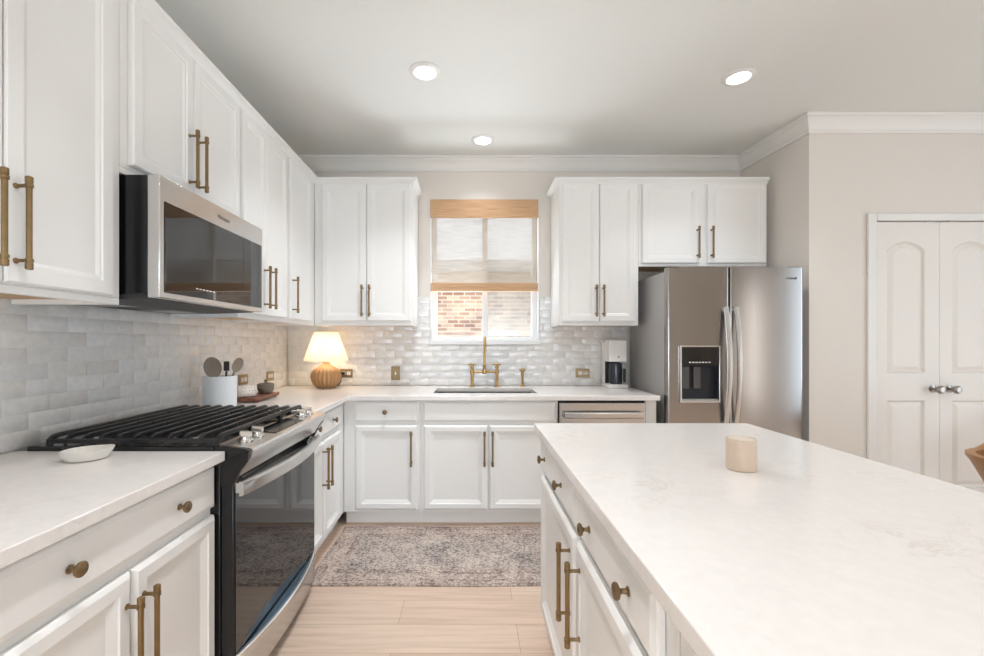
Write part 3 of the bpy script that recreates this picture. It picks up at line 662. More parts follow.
# burners
for (x, y, r) in ((-1.37, 1.63, 0.04), (-1.05, 1.63, 0.05), (-1.21, 1.87, 0.045), (-1.37, 2.12, 0.04), (-1.05, 2.12, 0.055)):
    bo = MB().lathe([(r+0.012, 0), (r+0.012, 0.006), (r, 0.012), (r-0.004, 0.012), (0, 0.012)], (x, y, 0.9295), (0, 0, 1), 24).build('burner', 'steel', rg)
    MB().lathe([(r-0.006, 0), (r-0.004, 0.006), (r-0.012, 0.009), (0, 0.009)], (x, y, 0.942), (0, 0, 1), 24).build('burner_cap', 'iron', bo)
# grates: three side by side, bars run along the wall
gx = [-1.445+i*0.0575 for i in range(11)]
seg_y = [(RY0+0.012, 1.745), (1.748, 2.003), (2.006, RY1-0.014)]
for si, (a, b) in enumerate(seg_y):
    g = MB()
    for i, x in enumerate(gx):
        w2 = 0.0075 if i not in (0, 10) else 0.010
        pts = []
        if si == 0: pts += [(a, 0.938), (a+0.004, 0.952), (a+0.016, 0.962), (a+0.034, 0.966)]
        else: pts += [(a, 0.966)]
        if si == 2: pts += [(b-0.034, 0.966), (b-0.016, 0.962), (b-0.004, 0.952), (b, 0.938)]
        else: pts += [(b, 0.966)]
        g.loft([[(x-w2, y, z-0.014), (x+w2, y, z-0.014), (x+w2*0.75, y, z), (x-w2*0.75, y, z)] for y, z in pts])
    for y in (a+0.006, b-0.006): g.box(gx[0]-0.008, gx[-1]+0.008, y-0.006, y+0.006, 0.936, 0.951)
    for x in (gx[0], gx[-1]):
        for y in (a+0.007, b-0.007): g.box(x-0.008, x+0.008, y-0.006, y+0.006, 0.9292, 0.938)
    g.build('grate', 'iron', rg, bevel=0.0015)
# control fascia
prof = [(-0.871, 0.905), (-0.868, 0.931), (-0.765, 0.922), (-0.748, 0.918), (-0.742, 0.911), (-0.746, 0.897), (-0.758, 0.878), (-0.772, 0.860), (-0.784, 0.842), (-0.795, 0.822), (-0.850, 0.822), (-0.850, 0.905)]
MB().prism([(x, z) for x, z in prof], RY0+0.014, RY1-0.014).build('control_panel', 'steel', rg, angle=30)
capp = [(-0.872, 0.905), (-0.868, 0.930), (-0.765, 0.921), (-0.750, 0.914), (-0.757, 0.876), (-0.780, 0.846), (-0.802, 0.80), (-0.850, 0.79), (-0.850, 0.905)]
for a, b in ((RY0, RY0+0.0138), (RY1-0.0138, RY1)): MB().prism(capp, a, b).build('end_cap', 'black', rg, bevel=0.002)
def slab_on_panel(y0, y1, x0, x1, h): # sits on the sloped panel
    z = lambda x: 0.931-(x+0.868)*(0.009/0.103)
    return MB().loft([[(x0, y0, z(x0)+0.0003), (x1, y0, z(x1)+0.0003), (x1, y1, z(x1)+0.0003), (x0, y1, z(x0)+0.0003)], [(x0, y0, z(x0)+h), (x1, y0, z(x1)+h), (x1, y1, z(x1)+h), (x0, y1, z(x0)+h)]])
slab_on_panel(1.735, 2.02, -0.855, -0.772, 0.003).build('display', 'glassblk', rg, bevel=0.001)
for y in (1.585, 1.672, 2.105, 2.19):
    k = MB(); z0 = 0.9262
    k.lathe([(0.027, 0), (0.027, 0.006), (0.021, 0.009), (0.020, 0.016), (0.018, 0.018), (0, 0.018)], (-0.813, y, z0), (0.08, 0, 1), 24)
    k.loft([[(-0.813-0.021, y-0.008, z0+0.0185), (-0.813+0.021, y-0.008, z0+0.016), (-0.813+0.021, y+0.008, z0+0.016), (-0.813-0.021, y+0.008, z0+0.0185)],
            [(-0.813-0.019, y-0.0055, z0+0.036), (-0.813+0.021, y-0.0055, z0+0.033), (-0.813+0.021, y+0.0055, z0+0.033), (-0.813-0.019, y+0.0055, z0+0.036)]])
    k.build('burner_knob', 'chrome', rg, bevel=0.001)
# oven door, handle and drawer
od = MB().box(RF-0.0445, RF, RY0+0.004, RY1-0.004, 0.205, 0.815).build('oven_door', 'black', rg, bevel=0.004)
MB().box(RF+0.0003, RF+0.003, RY0+0.012, RY1-0.008, 0.212, 0.772).build('door_glass', 'glassblk', od, bevel=0.001)
def bow(y0, y1, x_end, b, sect, n=20):
    return [[(x_end+b*(1-(2*k/n-1)**2)+dx, y0+(y1-y0)*k/n, z) for dx, z in sect] for k in range(n+1)]
h = MB().loft(bow(RY0+0.006, RY1-0.006, -0.778, 0.043, [(-0.010, 0.757), (0.001, 0.758), (0.006, 0.764), (0.006, 0.799), (0.001, 0.806), (-0.010, 0.807)]))
for y in (RY0+0.012, RY1-0.034): h.box(RF+0.0005, -0.776, y, y+0.022, 0.766, 0.800)
h.build('handle', 'steeld', od)
vents = MB()
for z in (0.806, 0.811): vents.box(RF+0.0005, RF+0.006, RY0+0.05, RY1-0.05, z-0.0015, z+0.0015)
vents.build('vent_slot', 'chrome', od)
dwr = MB().loft(bow(RY0+0.004, RY1-0.004, RF-0.004, 0.018, [(-0.04, 0.045), (0.0, 0.045), (0.006, 0.06), (0.006, 0.165), (0.0, 0.176), (-0.04, 0.178)])).build('drawer', 'steel', rg, angle=25)
MB().loft(bow(RY0+0.004, RY1-0.004, RF-0.004, 0.045, [(-0.02, 0.1785), (0.004, 0.1785), (0.010, 0.184), (0.008, 0.200), (0.002, 0.2035), (-0.02, 0.2035)])).build('drawer_lip', 'steeld', dwr, angle=25)
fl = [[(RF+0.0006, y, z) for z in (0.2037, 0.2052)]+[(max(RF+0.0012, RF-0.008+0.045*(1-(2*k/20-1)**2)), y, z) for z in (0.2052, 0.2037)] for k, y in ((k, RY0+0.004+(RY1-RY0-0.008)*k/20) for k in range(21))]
tag(MB().loft(fl).build('drawer_reflection', 'bluereflect', dwr), 'painted blue window reflection along the drawer top')  # strip coloured blue to stand for a reflected window

# ------------------------------------------------------------------ microwave
MY0, MY1, MZ0, MZ1, MX = 1.505, 2.250, 1.437, 1.8625, -1.068
mw = thing('microwave', 'stainless over-the-range microwave with black glass door', 'microwave', (-1.3, (MY0+MY1)/2, MZ0))
MB().box(-1.545, -1.1115, MY0+0.004, MY1-0.004, MZ0+0.012, MZ1).build('body', 'black', mw, bevel=0.003)
bt_ = MB().loft([[(-1.545, y, MZ0+0.0117), (-1.112, y, MZ0+0.0117), (-1.112, y, MZ0-0.002), (-1.30, y, MZ0-0.008), (-1.545, y, MZ0-0.008)] for y in (MY0+0.006, MY1-0.006)]).build('bottom_panel', 'blackm', mw)
for y in (1.60, 1.98):
    v = MB()
    for k in range(6): v.box(-1.50, -1.34, y+k*0.03, y+k*0.03+0.02, MZ0-0.011, MZ0-0.0082)
    v.build('filter_grille', 'steel', bt_)
dr = MB().box(-1.111, MX, MY0, MY1, MZ0, MZ1).build('door', 'steel', mw, bevel=0.003)
MB().box(MX+0.0003, MX+0.003, MY0+0.024, 2.058, MZ0+0.02, 1.776).build('door_glass', 'glassblk', dr, bevel=0.001)
MB().box(MX+0.0003, MX+0.0028, 2.0595, MY1-0.014, MZ0+0.02, 1.776).build('control_strip', 'glassblk', dr, bevel=0.001)
ic = MB()
for k in range(6): ic.box(MX+0.0031, MX+0.0034, 1.70+k*0.022, 1.714+k*0.022, 1.490, 1.4935)
ic.build('status_icon', 'icon', dr)
text('logo', 'Whirlpool', 0.022, (MX+0.0006, 1.895, 1.818), (PI/2, 0, PI/2), 'nickel', dr)

# ------------------------------------------------------------------ refrigerator
FX0, FX1, FY, FZ = 1.3446, 2.272, 2.96, 1.792
fr = thing('refrigerator', 'stainless side-by-side refrigerator with ice dispenser', 'refrigerator', ((FX0+FX1)/2, 3.3, 0))
MB().box(FX0+0.012, FX1-0.012, 3.035, 3.70, 0.02, 1.775).build('body', 'case', fr, bevel=0.004)
for x in (FX0+0.06, FX1-0.06): MB().box(x-0.02, x+0.02, 3.1, 3.6, 0, 0.0195).build('foot', 'blackm', fr)
FC = (FX0+FX1)/2
def front_y(x, x0, x1):
    t = (x-FC)/(FX1-FX0)*2
    e0 = max(0, 1-(x-x0)/0.012); e1 = max(0, 1-(x1-x)/0.012)
    return FY+0.020*t*t+0.009*(1-math.sqrt(max(0, 1-e0*e0)))+0.009*(1-math.sqrt(max(0, 1-e1*e1)))
def fridge_door(x0, x1, z0, z1, hole=None):
    n = 30; xs_ = sorted(set([x0+(x1-x0)*(k/n) for k in range(n+1)]+[x0+0.002, x0+0.005, x0+0.01, x0+0.016, x1-0.002, x1-0.005, x1-0.01, x1-0.016]+([hole[0], hole[1]] if hole else [])))
    zs_ = [z0]+([hole[2], hole[3]] if hole else [])+[z1]
    m = MB(); V = {}
    def vt(i, j, k):
        if (i, j, k) not in V: V[i, j, k] = m.bm.verts.new((xs_[i], front_y(xs_[i], x0, x1) if k == 0 else 3.03, zs_[j]))
        return V[i, j, k]
    nx, nz = len(xs_)-1, len(zs_)-1
    on = lambda i, j: 0 <= i < nx and 0 <= j < nz and not (hole and hole[0]-1e-6 <= xs_[i] < hole[1]-1e-6 and j == 1)
    for i in range(nx):
        for j in range(nz):
            if not on(i, j): continue
            for k in (0, 1): m.face([vt(i, j, k), vt(i+1, j, k), vt(i+1, j+1, k), vt(i, j+1, k)])
            for di, dj, a, b in ((-1, 0, (i, j), (i, j+1)), (1, 0, (i+1, j), (i+1, j+1)), (0, -1, (i, j), (i+1, j)), (0, 1, (i, j+1), (i+1, j+1))):
                if not on(i+di, j+dj): m.face([vt(*a, 0), vt(*b, 0), vt(*b, 1), vt(*a, 1)])
    return m.build('door', 'steelv', fr, angle=28)
SPX = 1.757
hx0, hx1, hz0, hz1 = 1.422, 1.696, 0.872, 1.260
dl = fridge_door(FX0, SPX-0.004, 0.06, FZ, (hx0, hx1, hz0, hz1))
drr = fridge_door(SPX+0.004, FX1, 0.06, FZ)
yd = FY-0.004
di = MB().grid([hx0-0.001, hx0+0.010, hx1-0.010, hx1+0.001], [hz0-0.001, hz0+0.012, hz1-0.010, hz1+0.001], lambda i, j: not (i == 1 and j == 1), yd, FY+0.03, 'xz').build('dispenser', 'steeld', dl, bevel=0.003)
MB().box(hx0+0.0105, hx1-0.0105, yd+0.003, FY+0.03, 1.125, hz1-0.0105).build('dispenser_screen', 'glassblk', di)
ic = MB()
for k in range(7): ic.box(hx0+0.06+k*0.022, hx0+0.073+k*0.022, yd+0.0020, yd+0.0028, 1.143, 1.150)
ic.build('dispenser_icons', 'icon', di)
rc = MB(); rc.box(hx0+0.0105, hx1-0.0105, FY+0.055, FY+0.060, hz0+0.0125, 1.1245)
rc.box(hx0+0.0105, hx0+0.014, yd+0.006, FY+0.0545, hz0+0.0125, 1.1245); rc.box(hx1-0.014, hx1-0.0105, yd+0.006, FY+0.0545, hz0+0.0125, 1.1245)
rc.build('dispenser_recess', 'shaft', di)
for x in (hx0+0.05, hx0+0.13): MB().box(x-0.022, x+0.030, FY+0.035, FY+0.045, 0.965, 1.115).build('paddle', 'shaftl', di, bevel=0.004)
MB().box(hx0+0.0145, hx1-0.0145, yd+0.004, FY+0.0545, hz0+0.0125, hz0+0.022).build('drip_tray', 'case', di)
for x, d in ((SPX-0.033, dl), (SPX+0.034, drr)):
    m = MB(); L = []
    for k in range(21):
        t = k/20; z = 0.72+(1.521-0.72)*t; y = FY-0.022-0.042*(1-(2*t-1)**2)
        L.append([(x-0.014, y+0.012, z), (x-0.016, y, z), (x-0.008, y-0.008, z), (x+0.008, y-0.008, z), (x+0.016, y, z), (x+0.014, y+0.012, z)])
    m.loft(L)
    for z in (0.722, 1.492): m.box(x-0.012, x+0.012, FY-0.024, FY+0.0015, z, z+0.027)
    m.build('handle', 'steeld', d, angle=25)
text('logo', 'Whirlpool', 0.024, (2.172, FY+0.0128, 1.718), (PI/2, 0, math.radians(2)), 'blackm', drr, 0.0012)
MB().box(FX0+0.004, FX1-0.004, 3.0305, 3.06, 0.03, 0.07).build('kick_grille', 'blackm', fr)
for x in (FX0+0.05, FX1-0.05): MB().box(x-0.04, x+0.04, 3.0, 3.10, 1.7925 if False else 1.7925, 1.80).build('hinge_cover', 'blackm', fr)

# ------------------------------------------------------------------ faucet, sprayer
fc = thing('bridge_faucet', 'aged brass bridge faucet with two handles behind the sink', 'faucet', (0.120, 3.63, 0.914))
fyy = 3.63
for x in (0.018, 0.223):
    MB().lathe([(0.024, 0), (0.024, 0.006), (0.014, 0.012), (0.012, 0.05), (0.016, 0.055), (0.016, 0.062), (0.012, 0.068), (0.012, 0.1), (0.017, 0.106), (0.018, 0.13), (0.014, 0.138), (0.012, 0.155), (0.017, 0.16), (0.017, 0.168), (0.008, 0.174)], (x, fyy, 0.9143), (0, 0, 1), 18).build('pillar', 'gold', fc)
    hd = MB(); hd.cyl((x-0.026, fyy, 1.097), (x+0.026, fyy, 1.097), 0.006, 10); hd.ball((x-0.027, fyy, 1.097), 0.008, 10, 6); hd.ball((x+0.027, fyy, 1.097), 0.008, 10, 6); hd.lathe([(0.009, 0), (0.011, 0.012), (0.006, 0.02), (0, 0.022)], (x, fyy, 1.089), (0, 0, 1), 14)
    hd.build('cross_handle', 'gold', fc)
MB().cyl((0.032, fyy, 1.036), (0.209, fyy, 1.036), 0.009, 12).build('bridge', 'gold', fc)
sp = MB()
sp.lathe([(0.013, -0.018), (0.020, -0.012), (0.020, 0.012), (0.013, 0.02), (0.012, 0.05), (0.015, 0.055), (0.015, 0.062), (0.011, 0.068)], (0.1205, fyy, 1.036), (0, 0, 1), 18)
pts = [(0.1205, fyy, 1.09)]+[(0.1205, fyy, 1.12+0.02*k) for k in range(6)]
R = 0.085
for k in range(1, 15):
    a = PI*k/14; pts.append((0.1205, fyy-R+R*math.cos(a), 1.235+R*math.sin(a)*1.05))
pts += [(0.1205, fyy-2*R, 1.22), (0.1205, fyy-2*R, 1.195)]
sp.tube(pts, 0.0095, 12)
sp.build('spout', 'gold', fc)
ss = thing('side_sprayer', 'small brass side sprayer standing right of the faucet', 'sprayer', (0.436, fyy, 0.914))
MB().lathe([(0.022, 0), (0.022, 0.005), (0.013, 0.012), (0.011, 0.03), (0.014, 0.034)], (0.436, fyy, 0.9143), (0, 0, 1), 18).build('base', 'gold', ss)
MB().lathe([(0.008, 0), (0.010, 0.03), (0.013, 0.07), (0.014, 0.09), (0.026, 0.098), (0.026, 0.108), (0.016, 0.114), (0, 0.116)], (0.436, fyy, 0.949), (0, 0, 1), 18).build('spray_head', 'gold', ss)

# ------------------------------------------------------------------ window shade
ws = thing('window_shade', 'woven wood roman shade half lowered over the kitchen window', 'window shade', ((wx0+wx1)/2, BY, 1.70))
MB().box(wx0+0.001, wx1-0.007, BY-0.012, BY+0.012, 2.343, 2.496).build('valance', 'bamboo', ws, bevel=0.002)
MB().box(wx0+0.008, wx1-0.012, BY+0.018, BY+0.020, 1.755, 2.40).build('shade_panel', 'weave', ws)
f_ = MB()
f_.box(wx0+0.004, wx1-0.010, BY-0.006, BY+0.014, 1.715, 1.768); f_.box(wx0+0.004, wx1-0.010, BY-0.010, BY-0.0065, 1.770-0.02, 1.787)
f_.build('bottom_fold', 'bamboo', ws, bevel=0.004)

# ------------------------------------------------------------------ switch and outlets
def outlet(label, u, z, wall, w, h, dark=False, switch=False, group=None, plug=False):
    if wall == 'left': place = lambda a, b, t: (WX+0.0105+t, u+a, z+b)
    else: place = lambda a, b, t: (u+a, BY-0.0105-t, z+b)
    def bx(m, a0, a1, b0, b1, t0, t1):
        p, q = place(a0, b0, t0), place(a1, b1, t1)
        return m.box(min(p[0], q[0]), max(p[0], q[0]), min(p[1], q[1]), max(p[1], q[1]), min(p[2], q[2]), max(p[2], q[2]))
    r = thing('light_switch' if switch else 'wall_outlet', label, 'light switch' if switch else 'outlet', place(0, 0, 0))
    bx(MB(), -w/2, w/2, -h/2, h/2, 0, 0.006).build('cover_plate', 'brassd' if dark else 'plate', r, bevel=0.002)
    if switch:
        bx(MB(), -0.006, 0.006, -0.013, 0.013, 0.0062, 0.012).build('toggle', 'white', r, bevel=0.002)
        for s in (-0.03, 0.03): MB().lathe([(0.004, 0), (0.003, 0.0015), (0, 0.002)], place(0, s, 0.0062), (0, -1, 0), 10).build('screw', 'gold', r)
    else:
        for s in (-0.021, 0.021):
            rc_ = bx(MB(), s-0.016, s+0.016, -0.0145, 0.0145, 0.0062, 0.0085).build('receptacle', 'white', r, bevel=0.003)
            ss_ = MB()
            for q in (-0.005, 0.005): bx(ss_, s-0.005, s+0.005, q-0.001, q+0.001, 0.0086, 0.0088)
            ss_.build('slot', 'blackm', rc_)
    return r
outlet('brass-plated outlet on the left wall above the white hobnail dish', 2.985, 1.027, 'left', 0.117, 0.072)
outlet('brass-plated outlet on the left wall nearest the corner', 3.385, 1.022, 'left', 0.117, 0.072)
outlet('brass-plated outlet with a black plug, partly behind the lamp', -1.052, 1.019, 'back', 0.108, 0.073)
outlet('dark brass light switch on the back wall between lamp and sink', -0.632, 1.018, 'back', 0.073, 0.115, True, True)
outlet('brass-plated outlet on the back wall left of the coffee maker', 0.957, 1.020, 'back', 0.118, 0.074)

# ------------------------------------------------------------------ table lamp
lx, ly = -1.163, 3.535
lamp = thing('table_lamp', 'lit table lamp with round rattan base and white pleated shade', 'lamp', (lx, ly, 0.914))
m = MB(); L = []
bprof = [(0.060, 0), (0.075, 0.006), (0.098, 0.03), (0.113, 0.065), (0.117, 0.095), (0.110, 0.125), (0.090, 0.152), (0.060, 0.172), (0.034, 0.186), (0.026, 0.196), (0.024, 0.21)]
for r, h in bprof: L.append([(lx+(r*(1+0.035*math.cos(k*2*PI/6))) * math.cos(2*PI*k/132), ly+(r*(1+0.035*math.cos(k*2*PI/6)))*math.sin(2*PI*k/132), 0.9145+h) for k in range(132)])
m.loft(L).build('base', 'wicker', lamp, angle=70)
MB().cyl((lx, ly, 1.1248), (lx, ly, 1.182), 0.010).build('socket', 'gold', lamp)
MB().ball((lx, ly, 1.215), 0.03, 16, 10, (1, 1, 1.15)).build('bulb', 'bulb', lamp)
m = MB(); L = []
for t in (0, 0.25, 0.5, 0.75, 1.0):
    r = 0.173+(0.090-0.173)*t; z = 1.133+(1.362-1.133)*t
    L.append([(lx+(r+(0.0028 if k % 2 else -0.0028))*math.cos(2*PI*k/120), ly+(r+(0.0028 if k % 2 else -0.0028))*math.sin(2*PI*k/120), z) for k in range(120)])
sh = m.loft(L, False, False).build('shade', 'pleat', lamp, angle=10)
ll = light('lamp_bulb_light', 'POINT', (lx, ly, 1.27), (0, 0, 0), 4.6, (1.0, 0.77, 0.50), shadow_soft_size=0.05)
ll.parent = lamp; ll.location = (0, 0, 1.215-0.914)
# plug and cord of the lamp
m = MB(); m.box(-1.084, -1.062, BY-0.042, BY-0.0195, 1.008, 1.030)
m.tube([(-1.073, BY-0.042, 1.019), (-1.075, BY-0.055, 1.0), (-1.085, BY-0.06, 0.95), (-1.10, BY-0.075, 0.921), (-1.125, ly+0.085, 0.921)], 0.003, 8)
m.build('plug_and_cord', 'blackm', lamp)

# ------------------------------------------------------------------ coffee maker
cm = thing('coffee_maker', 'white drip coffee maker on the back counter beside the refrigerator', 'coffee maker', (1.185, 3.61, 0.914))
cx0, cx1 = 1.113, 1.257
MB().box(cx0-0.004, cx1+0.006, 3.485, 3.712, 0.9145, 0.944).build('base', 'white', cm, bevel=0.006)
MB().box(cx0, cx1, 3.625, 3.708, 0.9445, 1.285).build('water_tank', 'white', cm, bevel=0.005)
MB().box(cx0, cx1, 3.50, 3.6245, 1.125, 1.300).build('brew_head', 'white', cm, bevel=0.006)
MB().box(cx0+0.006, cx1-0.018, 3.6205, 3.6245, 0.9445, 1.1245).build('drip_back', 'blackm', cm)
cf = MB().lathe([(0.048, 0), (0.053, 0.004), (0.054, 0.11), (0.050, 0.155), (0.052, 0.17), (0, 0.172)], ((cx0+cx1)/2, 3.565, 0.9445), (0, 0, 1), 24).build('carafe', 'shaft', cm)
hn = MB(); hn.box(cx1-0.022, cx1-0.008, 3.503, 3.53, 0.96, 1.07); hn.build('handle', 'blackm', cf, bevel=0.003)
MB().lathe([(0.008, 0), (0.008, 0.002), (0, 0.0025)], (1.19, 3.4995, 1.165), (0, -1, 0), 16).build('button', 'nickel', cm)
MB().box(cx0-0.012, cx0+0.004, 3.66, 3.70, 1.2855, 1.300).build('lid_hinge', 'white', cm, bevel=0.002)
m = MB(); m.box(0.967, 0.989, BY-0.045, BY-0.0195, 1.008, 1.032)
m.tube([(0.985, BY-0.045, 1.02), (1.02, BY-0.058, 1.022), (1.045, BY-0.055, 1.0), (1.05, BY-0.05, 0.955), (1.062, BY-0.045, 0.924), (1.09, BY-0.04, 0.92), (cx0-0.005, BY-0.04, 0.92)], 0.0042, 8)
m.build('plug_and_cord', 'cord', cm)

# ------------------------------------------------------------------ things on the left counters
ck = thing('utensil_crock', 'white cylindrical utensil crock behind the range', 'crock', (-1.395, 2.44, 0.914))
ccx, ccy = -1.395, 2.44
MB().lathe([(0.0, 0.0), (0.080, 0), (0.084, 0.004), (0.084, 0.178), (0.082, 0.181), (0.078, 0.178), (0.078, 0.012), (0.0, 0.010)], (ccx, ccy, 0.9145), (0, 0, 1), 48, False).build('body', 'crock', ck)
def spoon(name, label, base, tip, headr, mat, slot=False, rx=0.0, n=None):
    b, t = Vector(base), Vector(tip); d = (t-b).normalized()
    r = thing(name, label, 'utensil', base)
    MB().tube([b, b+(t-b)*0.5, t], [0.006, 0.005, 0.006], 10).build('utensil_handle', mat, r)
    u = Vector(n).normalized() if n else Vector((0, -1, 0)); u = (u-d*u.dot(d)).normalized(); sd = d.cross(u)
    rot = Matrix((sd, d, u)).transposed()
    m = MB(); hh = headr*1.32
    L = []
    for (rr, h) in ((0.0, -0.30), (0.5, -0.27), (0.85, -0.16), (1.0, 0.0), (0.96, 0.01), (0.8, -0.09), (0.45, -0.18), (0, -0.21)):
        L.append([t+d*(hh*0.95)+rot @ Vector((headr*rr*math.cos(2*PI*k/24), hh*rr*math.sin(2*PI*k/24), headr*h)) for k in range(24)])
    m.loft(L, False, False); m.build('utensil_head', mat, r)
    return r
spoon('wooden_spoon', 'large grey wooden spoon leaning left in the crock', (-1.385, 2.44, 0.93), (-1.408, 2.415, 1.09), 0.044, 'spoon', n=(0.55, -0.8, 0.1))
spoon('wooden_spoon', 'grey slotted wooden spoon leaning right in the crock', (-1.40, 2.44, 0.93), (-1.338, 2.485, 1.115), 0.033, 'spoon', n=(0.85, -0.35, 0.1))
us = thing('spatula', 'black utensil standing between the two spoons in the crock', 'utensil', (-1.38, 2.47, 0.93))
MB().tube([(-1.388, 2.47, 0.93), (-1.378, 2.475, 1.12)], 0.006, 10).build('utensil_handle', 'blackm', us)
MB().box(-1.394, -1.362, 2.472, 2.478, 1.121, 1.175).build('utensil_head', 'blackm', us, bevel=0.004)

bd = thing('cutting_board', 'red-brown wooden board on the counter past the range', 'cutting board', (-1.40, 2.82, 0.914), math.radians(4))
MB().box(-0.095, 0.105, -0.175, 0.175, 0.0085, 0.030).build('board', 'board', bd, local=True, bevel=0.004)
for x, y in ((-0.075, -0.15), (0.085, -0.15), (-0.075, 0.15), (0.085, 0.15)): MB().cyl((x, y, 0.0005), (x, y, 0.0083), 0.010).build('foot', 'darkwood', bd, local=True)
bz = 0.9445
hb = thing('lidded_dish', 'small white hobnail dish on the wooden board', 'dish', (-1.41, 2.735, bz))
hp = [(0.050, 0), (0.064, 0.006), (0.068, 0.02), (0.064, 0.040), (0.052, 0.056), (0.035, 0.066), (0.012, 0.070), (0, 0.071)]
m = MB().lathe(hp, (-1.41, 2.735, bz), (0, 0, 1), 40)
for (r, h), n in zip(hp[1:6], (22, 22, 20, 16, 11)):
    for k in range(n):
        a = 2*PI*(k+0.5*(n % 3))/n; m.ball((-1.41+r*math.cos(a), 2.735+r*math.sin(a), bz+h), 0.0048, 8, 6)
m.build('body', 'hob', hb)
pt = thing('lidded_pot', 'small brown clay pot with a knobbed lid on the board', 'pot', (-1.352, 2.895, bz))
MB().lathe([(0.030, 0), (0.040, 0.005), (0.050, 0.025), (0.053, 0.052), (0.051, 0.056), (0.0, 0.056)], (-1.352, 2.895, bz), (0, 0, 1), 32).build('body', 'pot', pt)
MB().lathe([(0.053, 0.0565), (0.054, 0.061), (0.040, 0.068), (0.014, 0.071), (0.007, 0.075), (0.007, 0.079), (0.012, 0.084), (0.009, 0.090), (0, 0.091)], (-1.352, 2.895, bz), (0, 0, 1), 32).build('lid', 'pot', pt)

sr = thing('spoon_rest', 'pale ceramic spoon rest on the left front counter', 'spoon rest', (-1.205, 1.375, 0.914))
m = MB(); L = []
def sr_loop(rx, ry, z, ext, lift):
    q = []
    for k in range(48):
        a = 2*PI*k/48; x = rx*math.cos(a); y = ry*math.sin(a)
        e = min(1, max(0, (math.cos(a)-0.72)/0.16))
        q.append((x+ext*e, y*(1-0.0*e), z+lift*e))
    return q
for rx, ry, z, ext, lift in ((0.042, 0.030, 0.0005, 0, 0), (0.050, 0.040, 0.003, 0.001, 0), (0.060, 0.051, 0.020, 0.004, 0.002), (0.065, 0.055, 0.033, 0.005, 0.002), (0.062, 0.052, 0.034, 0.005, 0.002), (0.057, 0.047, 0.024, 0.004, 0.002), (0.046, 0.036, 0.008, 0.001, 0), (0.02, 0.015, 0.006, 0, 0)):
    L.append(sr_loop(rx, ry, z, ext, lift))
ob = m.loft(L).build('dish', 'ceramic', sr, local=True); sr.rotation_euler = (0, 0, math.radians(38))

# ------------------------------------------------------------------ island candle, rug, chair
cd = thing('candle', 'cream cylindrical candle jar standing on the island', 'candle', (0.789, 1.272, 0.914))
MB().lathe([(0.0, 0.0), (0.037, 0), (0.0395, 0.003), (0.0395, 0.088), (0.038, 0.0905), (0.036, 0.0895), (0.0357, 0.086)], (0.789, 1.272, 0.9143), (0, 0, 1), 48, True).build('jar', 'candle', cd)
MB().lathe([(0.0355, 0.0862), (0.035, 0.0885), (0.0, 0.0882)], (0.789, 1.272, 0.9143), (0, 0, 1), 48, True).build('wax', 'candletop', cd)

rugm = MB(); nx_, ny_ = 60, 20; RW, RH = 1.15, 0.365
def rz(x, y): return 0.009+0.0012*math.sin(7*x+2*y)+0.0010*math.sin(13*x-5*y)
def redge(x, y): return x+0.004*math.sin(9*y), y+0.004*math.sin(6*x)
rows = []
for j in range(ny_+1):
    rows.append([rugm.bm.verts.new((*redge(-RW+2*RW*i/nx_, -RH+2*RH*j/ny_), rz(-RW+2*RW*i/nx_, -RH+2*RH*j/ny_))) for i in range(nx_+1)])
for j in range(ny_):
    for i in range(nx_): rugm.face((rows[j][i], rows[j][i+1], rows[j+1][i+1], rows[j+1][i]))
rim = [rows[0][i] for i in range(nx_+1)]+[rows[j][nx_] for j in range(1, ny_+1)]+[rows[ny_][i] for i in range(nx_-1, -1, -1)]+[rows[j][0] for j in range(ny_-1, 0, -1)]
low = [rugm.bm.verts.new((v.co.x*1.0015, v.co.y*1.003, 0.0008)) for v in rim]
for k in range(len(rim)): rugm.face((rim[k], rim[(k+1) % len(rim)], low[(k+1) % len(low)], low[k]))
rugm.face(low)
rug = rugm.build('runner_rug', 'rug', smooth=True, angle=50)
rug.location = (0.285, 2.66, 0); tag(rug, 'faded grey and beige persian runner rug in front of the sink', 'rug')

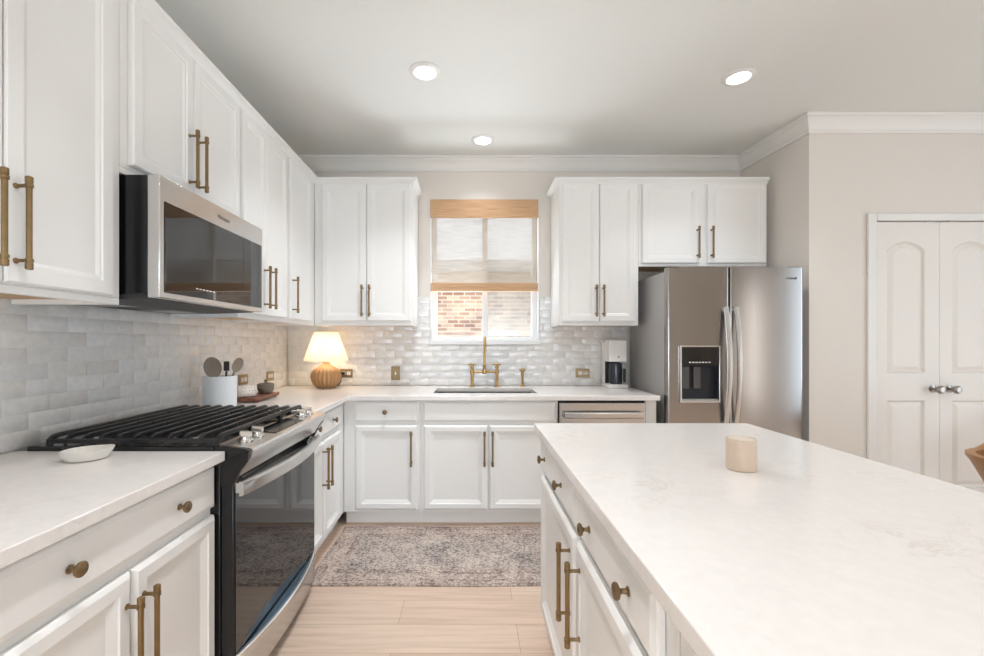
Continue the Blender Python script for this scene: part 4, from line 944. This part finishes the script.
ch = thing('tub_chair', 'tan wooden tub chair at the right edge beside the pantry doors', 'chair', (3.165, 2.42, 0))
chx, chy = 3.165, 2.42
m = MB(); L = []
for r, z in ((0.165, 0.420), (0.20, 0.44), (0.262, 0.580), (0.283, 0.612), (0.285, 0.630), (0.268, 0.637), (0.240, 0.630), (0.236, 0.610), (0.20, 0.47), (0.16, 0.445)):
    L.append([(chx+r*math.cos(2*PI*k/48), chy+r*math.sin(2*PI*k/48), z+(0.20*max(0, z-0.47)/0.167*max(0, math.cos(2*PI*k/48)+0.2)**1.3 if r > 0.21 else 0)) for k in range(48)])
m.loft(L, True, True).build('shell', 'chair', ch)
MB().lathe([(0.165, 0.0), (0.222, 0.10), (0.228, 0.150), (0.20, 0.168), (0, 0.172)], (chx, chy, 0.446), (0, 0, 1), 32).build('seat_cushion', 'cushion', ch)
for a in (45, 135, 225, 315):
    c, s = math.cos(math.radians(a)), math.sin(math.radians(a))
    MB().cyl((chx+0.19*c, chy+0.19*s, 0.0), (chx+0.13*c, chy+0.13*s, 0.4195), 0.014, 12, 0.022).build('leg', 'darkwood', ch)

# ------------------------------------------------------------------ ceiling lights
def can(label, x, y, e):
    r = thing('ceiling_light', label, 'ceiling light', (x, y, CZ), 0, 'recessed ceiling lights')
    MB().lathe([(0.062, 0.0), (0.090, 0.0), (0.090, 0.004), (0.085, 0.008), (0.064, 0.012), (0.060, 0.006), (0.060, 0)], (x, y, CZ-0.0003), (0, 0, -1), 40, False).build('trim_ring', 'white', r)
    MB().lathe([(0.060, 0), (0.060, 0.006), (0.0, 0.0062)], (x, y, CZ-0.0003), (0, 0, -1), 40).build('diffuser', 'canlens', r)
    l = light('ceiling_light_lamp', 'AREA', (0, 0, -0.02), (0, 0, 0), e, (0.97, 0.975, 1.0), shape='DISK', size=0.12); l.parent = r; l.data.spread = math.radians(110)
can('recessed ceiling light nearest the left cabinets', -0.26, 2.53, 10)
can('recessed ceiling light on the right, above the island', 1.585, 2.58, 5)
can('small recessed ceiling light above the sink and window', 0.10, 3.385, 1.6)
can('recessed ceiling light behind the camera over the aisle', -0.26, 0.55, 7)
can('recessed ceiling light behind the camera over the near end of the island', 1.585, 0.55, 2)
can('recessed ceiling light over the dining side', 3.7, 1.4, 4)
can('added fill ceiling light far behind the camera, out of view', -0.2, -1.4, 14)  # unseen extra can, added to brighten the back base cabinets
can('added fill ceiling light over the living area, out of view', 3.2, -1.2, 12)  # unseen extra can, added so light reaches the left drawers
